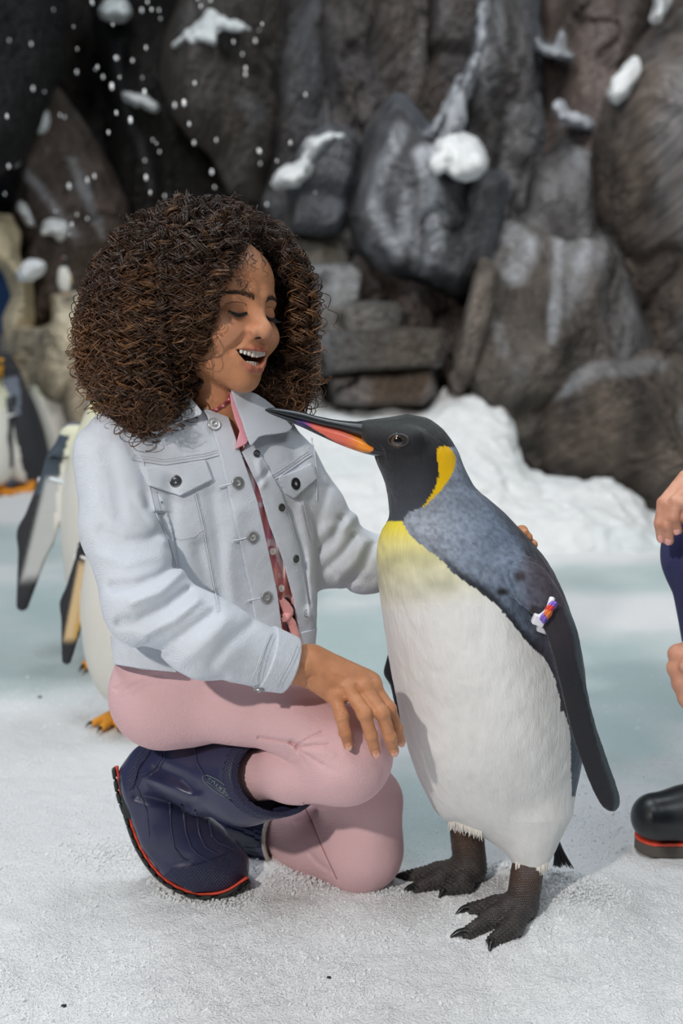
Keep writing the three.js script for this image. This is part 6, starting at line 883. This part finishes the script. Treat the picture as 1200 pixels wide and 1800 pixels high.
// own axes: Y up from the snow, the bird faces +Z, 0.8 m tall before scaling
function penguin(name, label, px, py, { scale = 1, turn = 0, kind = 'king', lean = 0, flipL = [0.20, 0.17, 0.02], flipR = [-0.20, 0.17, 0.02], headTurn = 0, headDown = 0, feet = [230, 150, 40], cell = 0.0075, bands = [], level, z } = {}) {
  const P = z ? W(V(px, py, z)) : W(VG(px, py)), gentoo = kind === 'gentoo';
  const RX = curve1([[0.02, 0.03], [0.05, 0.085], [0.12, 0.125], [0.25, 0.142], [0.38, 0.134], [0.5, 0.108], [0.57, 0.078], [0.62, 0.056], [0.66, 0.05]]);
  const f0 = (x, y, z) => { const t = clamp(y, 0.02, 0.66), r = RX(t), c = -lean * 0 + 0.02 * Math.sin(t * 4), k = hyp(x / r, (z - c) / (r * 0.96)), d = (k - 1) * r * 0.85; return y !== t ? Math.max(d, Math.abs(y - t)) : d; };
  const cy = Math.cos(headTurn), sy = Math.sin(headTurn), cd = Math.cos(headDown), sd = Math.sin(headDown);
  const hp = (x, y, z) => { const y1 = y * cd - z * sd, z1 = y * sd + z * cd; return [x * cy + z1 * sy, 0.70 + y1, 0.012 - x * sy + z1 * cy]; };
  const head = blend(0.03, ellipsoid(hp(0, 0.01, 0.01), [0.05, 0.052, 0.056]), capsule([0, 0.60, 0], hp(0, 0, 0), 0.055, 0.046));
  const bill = capsule(hp(0, 0.008, 0.05), hp(0, 0.0, gentoo ? 0.11 : 0.155), 0.018, 0.005);
  const flip = (s, e) => { const a = [s * 0.105, 0.525, 0.0], b = [s * 0.135, 0.46, e[2] * 0.2], c = [e[0], e[1], e[2]], m = [0, 1, 2].map((i) => (b[i] + c[i]) / 2 + (i === 0 ? s * 0.012 : 0)); return blend(0.02, capsule(a, b, 0.03, 0.03), capsule(b, m, 0.034, 0.040), capsule(m, c, 0.040, 0.014)); };
  const slim = (q, s, e) => { const dx = e[0] - s * 0.135, dy = e[1] - 0.46, l = hyp(dx, dy), nx = dy / l, ny = -dx / l; return (x, y, z) => { const zc = e[2] * clamp((0.5 - y) / 0.35); return smax(q(x, y, z), Math.abs(z - zc) - (y > 0.48 ? 0.03 : 0.0105), 0.006); }; };
  const FL = slim(flip(1, flipL), 1, flipL), FR = slim(flip(-1, flipR), -1, flipR);
  const tail = capsule([0, 0.07, -0.11], [0, 0.015, -0.17], 0.03, 0.008);
  const f = (x, y, z) => { let d = smin(f0(x, y, z), head(x, y, z), 0.04); d = smin(d, FL(x, y, z), 0.012); d = smin(d, FR(x, y, z), 0.012); d = smin(d, tail(x, y, z), 0.02); return d; };
  const BLK = S(34, 35, 40), WHT = S(226, 224, 214), GRY = S(104, 112, 126);
  const tint = (x, y, z, nx, ny, nz) => {
    const l = FL(x, y, z), r = FR(x, y, z), b = f0(x, y, z), n = 0.01 * fbm(x * 30, y * 30, z * 30, 2);
    if (Math.min(l, r) < 0.004 && b > 0.012 && y < 0.53) { const s = l < r ? 1 : -1, e = s > 0 ? flipL : flipR; if (nz < 0.1) return BLK; const t = clamp((0.5 - y) / (0.5 - e[1])), lead = Math.abs(x) - lerp(0.135, Math.abs(e[0]), t); const dark = Math.max(sstep(0.78, 0.88, t + n * 3), sstep(0.24, 0.16, t), sstep(0.008, 0.022, lead)); if (dark > 0.98) return t < 0.3 && !gentoo ? S(58, 72, 84) : BLK; return mix3(gentoo ? mix3(S(214, 186, 140), S(200, 160, 90), sstep(-0.005, -0.02, lead)) : S(190, 192, 190), t < 0.3 && !gentoo ? S(58, 72, 84) : BLK, dark); }
    if (y > 0.625 + n) { // the head
      const q = [x, y - 0.70, z - 0.012], hz = -q[0] * sy * -1 + 0; const lx = q[0] * cy - q[2] * sy, lz = q[0] * sy + q[2] * cy, ly = q[1];
      if (!gentoo && lz < 0.018 && lz > -0.034 && Math.abs(lx) > 0.024 && ly < 0.03 && ly > -0.07) return S(244, 176, 16);
      if (gentoo && ly > 0.035 && Math.abs(lx) > 0.012 && lz < 0.03) return WHT; return BLK;
    }
    const front = z - 0.01 + n + (gentoo ? 0.0 : 0.02 * sstep(0.35, 0.55, y));
    if (front > 0.0 + 0.05 * sstep(0.5, 0.6, y)) { if (gentoo) return y > 0.56 ? BLK : WHT; return mix3(mix3(WHT, S(222, 222, 196), sstep(0.42, 0.52, y)), S(228, 216, 110), sstep(0.57, 0.63, y)); }
    return front > -0.035 && y > 0.42 && !gentoo ? GRY : BLK;
  };
  const g = nets(f, [-0.34, -0.005, -0.22], [0.34, 0.79, 0.24], cell, { world: false, color: tint, lip: 1.8, uv: (x, y, z) => [Math.atan2(x, z) * 0.14, y] });
  const lift = 0.018, place = new THREE.Matrix4().makeTranslation(P.x, (level ?? P.y), P.z).multiply(new THREE.Matrix4().makeRotationY(turn)).multiply(new THREE.Matrix4().makeScale(scale, scale, scale));
  const tilt = new THREE.Matrix4().makeTranslation(0, lift, 0).multiply(new THREE.Matrix4().makeRotationX(lean));
  const put = (q, t = true) => { if (t) q.applyMatrix4(tilt); return q.applyMatrix4(place); };
  const o = thing(name, label, 'penguin', [P.x, level ?? P.y, P.z]);
  part('body', put(g), plumage, o);
  part('bill', put(nets(bill, [-0.2, 0.5, -0.2], [0.2, 0.85, 0.25], 0.005, { world: false })), mat({ color: gentoo ? rgb(200, 90, 40) : rgb(52, 44, 44), roughness: 0.4 }), o);
  for (const s of [-1, 1]) { const e = hp(s * 0.043, 0.018, 0.026); part('eye', put(new THREE.SphereGeometry(0.0085, 12, 10).translate(...e)), mat({ color: rgb(60, 40, 28), roughness: 0.15 }), o); }
  const footM = mat({ color: rgb(...feet), roughness: 0.5 });
  for (const s of [-1, 1]) {
    const c = s * 0.055, heel = [c, 0.016, 0.01], toes = [-0.04, 0, 0.04].map((d, i) => [c + d, 0.008, 0.11 - Math.abs(d) * 0.5]);
    const ff = blend(0.008, capsule([c, 0.10, -0.01], heel, 0.024, 0.022), ...toes.map((t) => capsule(heel, t, 0.018, 0.010)), capsule(heel, [c - 0.02, 0.004, 0.07], 0.016, 0.005), capsule(heel, [c + 0.02, 0.004, 0.07], 0.016, 0.005));
    const F = part('foot', put(nets(ff, [c - 0.09, -0.012, -0.06], [c + 0.09, 0.125, 0.15], 0.004, { world: false }), false), footM, o);
    for (const t of toes) { const d = [t[0] - heel[0], t[2] - heel[2]], L = hyp(...d), tip = [t[0] + d[0] / L * 0.028, 0.0015, t[2] + d[1] / L * 0.028]; part('claw', put(tube([new THREE.Vector3(...t), new THREE.Vector3((t[0] + tip[0]) / 2, 0.011, (t[2] + tip[2]) / 2), new THREE.Vector3(...tip)], 0.007, { segs: 6, sides: 6, taper: (u) => 1 - 0.85 * u }), false), clawMat, F); }
  }
  for (const [s, t, c] of bands) { const e = s > 0 ? flipL : flipR, b = [s * 0.135, 0.46, 0], w = [0, 1, 2].map((i) => lerp(b[i], e[i], t)); const dir = new THREE.Vector3(e[0] - b[0], e[1] - b[1], e[2]).normalize(); const q = new THREE.TorusGeometry(0.034, 0.005, 8, 28).scale(1, 0.55, 1).applyQuaternion(new THREE.Quaternion().setFromUnitVectors(new THREE.Vector3(0, 0, 1), dir)).translate(...w); triangles += 448; const B = part('wing_band', put(q), mat({ color: rgb(...c), roughness: 0.4 }), o, 'plastic band on the flipper'); part('clasp', put(new RoundedBoxGeometry(0.014, 0.016, 0.014, 2, 0.003).translate(w[0] + s * 0.036, w[1], w[2] + 0.006)), mat({ color: rgb(236, 236, 236), roughness: 0.4 }), B); }
  return o;
}
penguin('king_penguin', 'king penguin hidden behind the girl, pale flipper spread beside her white sleeve', 226, 1150, { scale: 1.0, turn: 0.12, flipR: [-0.235, 0.135, 0.06], flipL: [0.16, 0.17, 0.0], headTurn: 0.3, bands: [[-1, 0.12, [226, 236, 240]]], cell: 0.006 });
penguin('gentoo_penguin', 'orange footed penguin half hidden behind the hip of the girl', 246, 1262, { scale: 0.74, turn: -0.35, kind: 'gentoo', flipR: [-0.20, 0.15, 0.05], flipL: [0.16, 0.2, 0], bands: [[-1, 0.06, [240, 240, 238]]], feet: [232, 160, 52], cell: 0.006 });
penguin('king_penguin', 'black backed king penguin stooping in the middle of the distant flock', 60, 860, { scale: 0.74, turn: -1.5, lean: 0.14, headDown: 0.5, headTurn: -0.9, flipR: [-0.15, 0.2, -0.02], flipL: [0.17, 0.16, 0.06], bands: [[1, 0.1, [230, 230, 226]]] });
penguin('king_penguin', 'yellow necked king penguin standing behind the stooping one in the flock', 102, 842, { scale: 0.78, turn: -0.35, headTurn: -0.9, flipR: [-0.16, 0.2, 0], flipL: [0.16, 0.2, 0] });
penguin('king_penguin', 'king penguin cut by the left edge of the picture, white breast toward the flock', -14, 868, { scale: 0.74, turn: 0.7, headTurn: 0.5, flipL: [0.19, 0.2, 0.02], flipR: [-0.16, 0.2, 0], bands: [[1, 0.1, [230, 150, 30]]] });
penguin('small_penguin', 'small pale breasted penguin perched on the sandy rock block far behind', 116, 519, { scale: 0.2, turn: -0.5, kind: 'gentoo', z: 4.72, feet: [180, 120, 90], cell: 0.012 });
// ---------------------------------------------------------------- the grown-up squatting at the right edge
{
  const b0 = W(VG(1300, 1478)), A = thing('person', 'squatting adult cut off by the right edge in navy trousers, hand on the knee', 'person', [b0.x, 0, b0.z]);
  const navy = phys({ color: rgb(52, 54, 98), roughness: 0.85, bumpMap: again(knitBump, 9, 9), bumpScale: 0.0006 });
  const knee = V(1245, 968, 1.76), hip = V(1560, 1150, 2.02), ankle = V(1300, 1400, 1.89), knee2 = V(1400, 1010, 1.98), ankle2 = V(1470, 1290, 2.25), hip2 = V(1600, 1130, 2.14);
  const tr = blend(0.03, capsule(knee, hip, 0.068, 0.095), capsule(V(1250, 985, 1.765), ankle, 0.066, 0.045), capsule(knee2, hip2, 0.07, 0.095), capsule(knee2, ankle2, 0.066, 0.045), capsule(hip, hip2, 0.11, 0.11));
  const kf = crease([[[[1172, 960], [1180, 1000], [1190, 1040]], 8, 0.003], [[[1168, 930], [1174, 990]], 8, -0.003]]);
  const trF = (X, Y, Z) => { const d = tr(X, Y, Z); return Math.abs(d) < 0.03 ? d + kf(PX(X, Z), PY(Y, Z)) - 0.0015 * fbm(X * 18, Y * 18, Z * 18, 3) : d; };
  part('trousers', nets(trF, [0.46, -0.05, 1.66], [1.25, 0.62, 2.36], 0.006, { lip: 1.8, uv: twillUV }), navy, A, 'navy trousers');
  const top = blend(0.04, capsule(V(1600, 1090, 2.08), V(1560, 720, 1.98), 0.13, 0.13), capsule(V(1440, 690, 1.90), V(1680, 690, 2.08), 0.07, 0.07), capsule(V(1430, 710, 1.88), V(1370, 860, 1.78), 0.05, 0.042), capsule(V(1690, 710, 2.08), V(1520, 960, 1.96), 0.05, 0.042));
  part('jacket', nets(top, [0.58, -0.3, 1.66], [1.3, 0.4, 2.3], 0.010, { lip: 1.8 }), mat({ color: rgb(48, 52, 82), roughness: 0.85 }), A);
  const tone = (X, Y, Z) => { const n = fbm(X * 60, Y * 60, Z * 60, 3); return mix3(S(214, 160, 134), S(176, 110, 84), clamp(0.25 + n * 0.6)); };
  const F = [[[1204, 838, 1.69, 12], [1166, 884, 1.672, 11.5], [1160, 920, 1.67, 10.5], [1162, 946, 1.678, 8.5]], [[1210, 842, 1.685, 12.5], [1177, 890, 1.664, 12], [1171, 924, 1.664, 11], [1175, 950, 1.674, 9]], [[1222, 846, 1.68, 12.5], [1188, 882, 1.656, 11.5], [1183, 910, 1.657, 10.5], [1190, 932, 1.668, 8.5]], [[1238, 850, 1.68, 12], [1210, 882, 1.655, 11], [1206, 908, 1.657, 10], [1212, 930, 1.67, 8]]];
  const fs = F.map((f) => chain(f.map(([x, y, z]) => V(x, y, z)), f.map(([, , z, r]) => r_(r, z)), 0.003)), palm = blend(0.012, capsule(V(1275, 835, 1.70), V(1212, 842, 1.69), 0.026, 0.014), capsule(V(1275, 838, 1.70), V(1236, 850, 1.682), 0.026, 0.014), capsule(V(1275, 838, 1.70), V(1375, 858, 1.78), 0.026, 0.032)), th = chain([V(1268, 850, 1.69), V(1228, 876, 1.668), V(1200, 885, 1.65)], [0.016, 0.012, 0.009], 0.008);
  const h1 = (X, Y, Z) => { let d = smin(palm(X, Y, Z), th(X, Y, Z), 0.008); for (const q of fs) d = smin(d, q(X, Y, Z), 0.004); return d; };
  const G = [[1205, 1136], [1200, 1160], [1206, 1188], [1214, 1212]].map(([x, y], i) => chain([V(x + 40, y - 6, 1.74), V(x - 14 + i * 3, y + 14, 1.70), V(x - 6 + i * 4, y + 40, 1.695), V(x + 24, y + 46, 1.715)], [0.016, 0.0145, 0.013, 0.011], 0.004));
  const h2 = (X, Y, Z) => { let d = capsule(V(1255, 1175, 1.745), V(1290, 1160, 1.78), 0.036, 0.034)(X, Y, Z); d = smin(d, capsule(V(1290, 1160, 1.78), V(1520, 960, 1.96), 0.03, 0.035)(X, Y, Z), 0.02); for (const q of G) d = smin(d, q(X, Y, Z), 0.004); return smin(d, fist2(X, Y, Z), 0.006); };
  const fist2 = chain([V(1245, 1140, 1.725), V(1216, 1150, 1.685), V(1204, 1172, 1.678)], [0.015, 0.012, 0.009], 0.006);
  const hc = V(1520, 430, 1.95), headF = (X, Y, Z) => { const x = X - hc[0], y = -(Y - hc[1]), z = -(Z - hc[2]); const a = x * 0.5 + z * 0.87, b = x * 0.87 - z * 0.5; let d = smin(smin(H.cranium(a, y, -b), H.face(a, y, -b), 0.025), H.jaw(Math.abs(a), y, -b), 0.02); d = smin(d, H.bridge(a, y, -b), 0.01); d = smin(d, H.tip(a, y, -b), 0.01); return smin(d, capsule(V(1535, 560, 1.96), V(1530, 480, 1.96), 0.05, 0.05)(X, Y, Z), 0.02); };
  part('body', [nets(h1, [0.44, -0.085, 1.62], [0.72, 0.055, 1.83], 0.0025, { color: tone, lip: 1.8 }), nets(h2, [0.46, -0.01, 1.64], [0.95, 0.34, 1.99], 0.004, { color: tone, lip: 1.8 }), nets(headF, [hc[0] - 0.16, hc[1] - 0.16, hc[2] - 0.16], [hc[0] + 0.16, hc[1] + 0.18, hc[2] + 0.16], 0.006, { color: tone, lip: 1.8 })], skinMat, A);
  part('hair', nets((X, Y, Z) => { const x = X - hc[0], y = -(Y - hc[1]), z = -(Z - hc[2]); const a = x * 0.5 + z * 0.87, b = x * 0.87 - z * 0.5; return smax(H.cranium(a, y, -b) - 0.012 - 0.003 * noise(X * 60, Y * 60, Z * 60), Math.max(0.03 - y, -b - 0.02) * 0.7, 0.01); }, [hc[0] - 0.16, hc[1] - 0.18, hc[2] - 0.16], [hc[0] + 0.16, hc[1] + 0.16, hc[2] + 0.16], 0.007, { lip: 1.8 }), mat({ color: rgb(60, 42, 30), roughness: 0.7 }), A);
  const nails = []; const nailM = phys({ color: rgb(226, 166, 158), roughness: 0.3 });
  F.forEach((f) => { const [x, y, z] = f[3]; const p = W(V(x - 1, y + 1, z - r_(8.2, z))); part('fingernail', new THREE.SphereGeometry(1, 12, 8).scale(0.0052, 0.0068, 0.0022).translate(p.x, p.y, p.z), nailM, A.children.find((c) => c.name.startsWith('body'))); });
  const boot = (z0, dx, dy) => { const ft = chain([V(1152 + dx, 1437 + dy, z0), V(1210 + dx, 1432 + dy, z0 + 0.01), V(1310 + dx, 1425 + dy, z0 + 0.02)], [r_(43, z0), r_(48, z0), r_(50, z0)], 0.02), sh = capsule(V(1302 + dx, 1420 + dy, z0 + 0.02), V(1290 + dx, 1300 + dy, z0 + 0.0), 0.052, 0.062); return (X, Y, Z) => smax(smin(ft(X, Y, Z), sh(X, Y, Z), 0.03), -(heightOf([X, Y, Z]) - 0.022), 0.006); };
  const black = phys({ color: rgb(24, 28, 32), roughness: 0.4, clearcoat: 0.2, clearcoatRoughness: 0.3 });
  [[1.865, 0, 0], [2.2, 200, -105]].forEach(([z0, dx, dy], i) => {
    const f = boot(z0, dx, dy), lo = [V(1085 + dx, 0, z0)[0], V(0, 1270 + dy, z0)[1], z0 - 0.08], hi = [V(1400 + dx, 0, z0)[0], V(0, 1520 + dy, z0)[1], z0 + 0.12];
    const B = part('rubber_boot', nets(f, lo, hi, 0.0035, { lip: 1.8, uv: twillUV }), black, A, 'black rubber boot with a red line above the sole');
    const ringF = (k, y0, y1, grow) => (X, Y, Z) => { const h = heightOf([X, Y, Z]); const foot = chain([V(1152 + dx, 1437 + dy, z0), V(1210 + dx, 1432 + dy, z0 + 0.01), V(1310 + dx, 1425 + dy, z0 + 0.02)], [r_(43, z0), r_(48, z0), r_(50, z0)], 0.02); const mid = W([X, Y, Z]); const q = fromWorld(mid.x, 0.024, mid.z); return Math.max(foot(...q) - grow, h - y1, y0 - h); };
    part('welt', nets(ringF(0, 0.0165, 0.0215, 0.0025), lo, hi, 0.003, { lip: 1.6 }), weltMat, B, 'red line above the sole'); part('sole', nets(ringF(0, -0.004, 0.0168, 0.002), lo, hi, 0.004, { lip: 1.6 }), mat({ color: rgb(86, 80, 74), roughness: 0.8 }), B);
  });
}
// ---------------------------------------------------------------- loose grains of snow and a few dark specks
{
  seedState = 99; const kinds = [];
  for (let k = 0; k < 3; k++) { const g = new THREE.IcosahedronGeometry(1, 1), p = g.attributes.position; for (let i = 0; i < p.count; i++) { const v = new THREE.Vector3().fromBufferAttribute(p, i), s = 1 + 0.5 * noise(v.x * 2 + k * 7, v.y * 2, v.z * 2); p.setXYZ(i, v.x * s, v.y * s * 0.75, v.z * s); } g.computeVertexNormals(); kinds.push(g); }
  const grain = phys({ color: rgb(234, 237, 238), roughness: 0.6, specularIntensity: 0.8 }), lists = [[], [], []], m = new THREE.Matrix4(), q = new THREE.Quaternion(), e = new THREE.Euler();
  const add = (x, z, s, up = 0) => { e.set(rr(0, 6), rr(0, 6), rr(0, 6)); q.setFromEuler(e); m.compose(new THREE.Vector3(x, groundY(x, z) + s * 0.35 + up, z), q, new THREE.Vector3(s * rr(0.8, 1.3), s, s * rr(0.8, 1.3))); lists[Math.floor(rnd() * 3)].push(m.clone()); };
  for (let i = 0; i < 60000; i++) { const z = 0.42 - 1.25 * Math.pow(rnd(), 1.5), x = rr(-0.62, 0.62) * (1 + (0.42 - z) * 0.5), ice = iceAt(x, z); if (rnd() < ice * 0.93) continue; const cl = fbm(x * 9, 5.5, z * 9, 3); if (rnd() > 0.35 + 1.6 * cl) continue; add(x, z, rr(0.0005, 0.0015) * (rnd() < 0.05 ? 2 : 1)); }
  const heap = (px, py, r, n, s0, s1, up) => { const [cx, cz] = gp(px, py); for (let i = 0; i < n * 2; i++) { const a = rr(0, 6.28), d = r * Math.pow(rnd(), 0.7); add(cx + Math.cos(a) * d, cz + Math.sin(a) * d * 0.6, rr(s0, s1) * 0.6, up * (1 - d / r)); } };
  heap(322, 1578, 0.045, 260, 0.0015, 0.0042, 0.012); heap(290, 1556, 0.03, 160, 0.0015, 0.0035, 0.01); heap(400, 1590, 0.06, 240, 0.0012, 0.003, 0.004); heap(560, 1560, 0.09, 500, 0.0012, 0.003, 0.004); heap(660, 1575, 0.05, 200, 0.0012, 0.003, 0.003); heap(905, 1530, 0.05, 200, 0.0012, 0.003, 0.004); heap(1000, 1570, 0.1, 600, 0.0012, 0.0032, 0.005); heap(200, 1500, 0.1, 300, 0.001, 0.003, 0.002);
  const G = new THREE.Group(); G.name = 'snow_grains'; G.userData = { kind: 'stuff', label: 'loose glittering grains of snow scattered over the ground in front', category: 'snow' }; scene.add(G);
  lists.forEach((l, k) => { const o = new THREE.InstancedMesh(kinds[k], grain, l.length); l.forEach((x, i) => o.setMatrixAt(i, x)); o.name = numbered('grains'); o.userData.kind = 'stuff'; G.add(shade(o)); });
  console.log('grains', lists.map((l) => l.length).join(' '));
  const speck = mat({ color: rgb(52, 46, 42), roughness: 0.9 });
  for (const [px, py, s, l] of [[112, 1762, 0.0032, 'tiny dark fleck of grit on the snow at the lower left corner'], [578, 1722, 0.0026, 'tiny dark fleck of grit on the snow below the kneeling girl'], [70, 1222, 0.004, 'tiny dark fleck of grit on the snow near the orange foot']]) { const [x, z] = gp(px, py), g = new THREE.DodecahedronGeometry(s, 0).scale(1.3, 0.7, 0.9).translate(x, groundY(x, z) + s * 0.4, z); single('grit', g, speck, l, 'grit'); }
}
console.log('triangles', Math.round(triangles));
renderer.render(scene, camera);
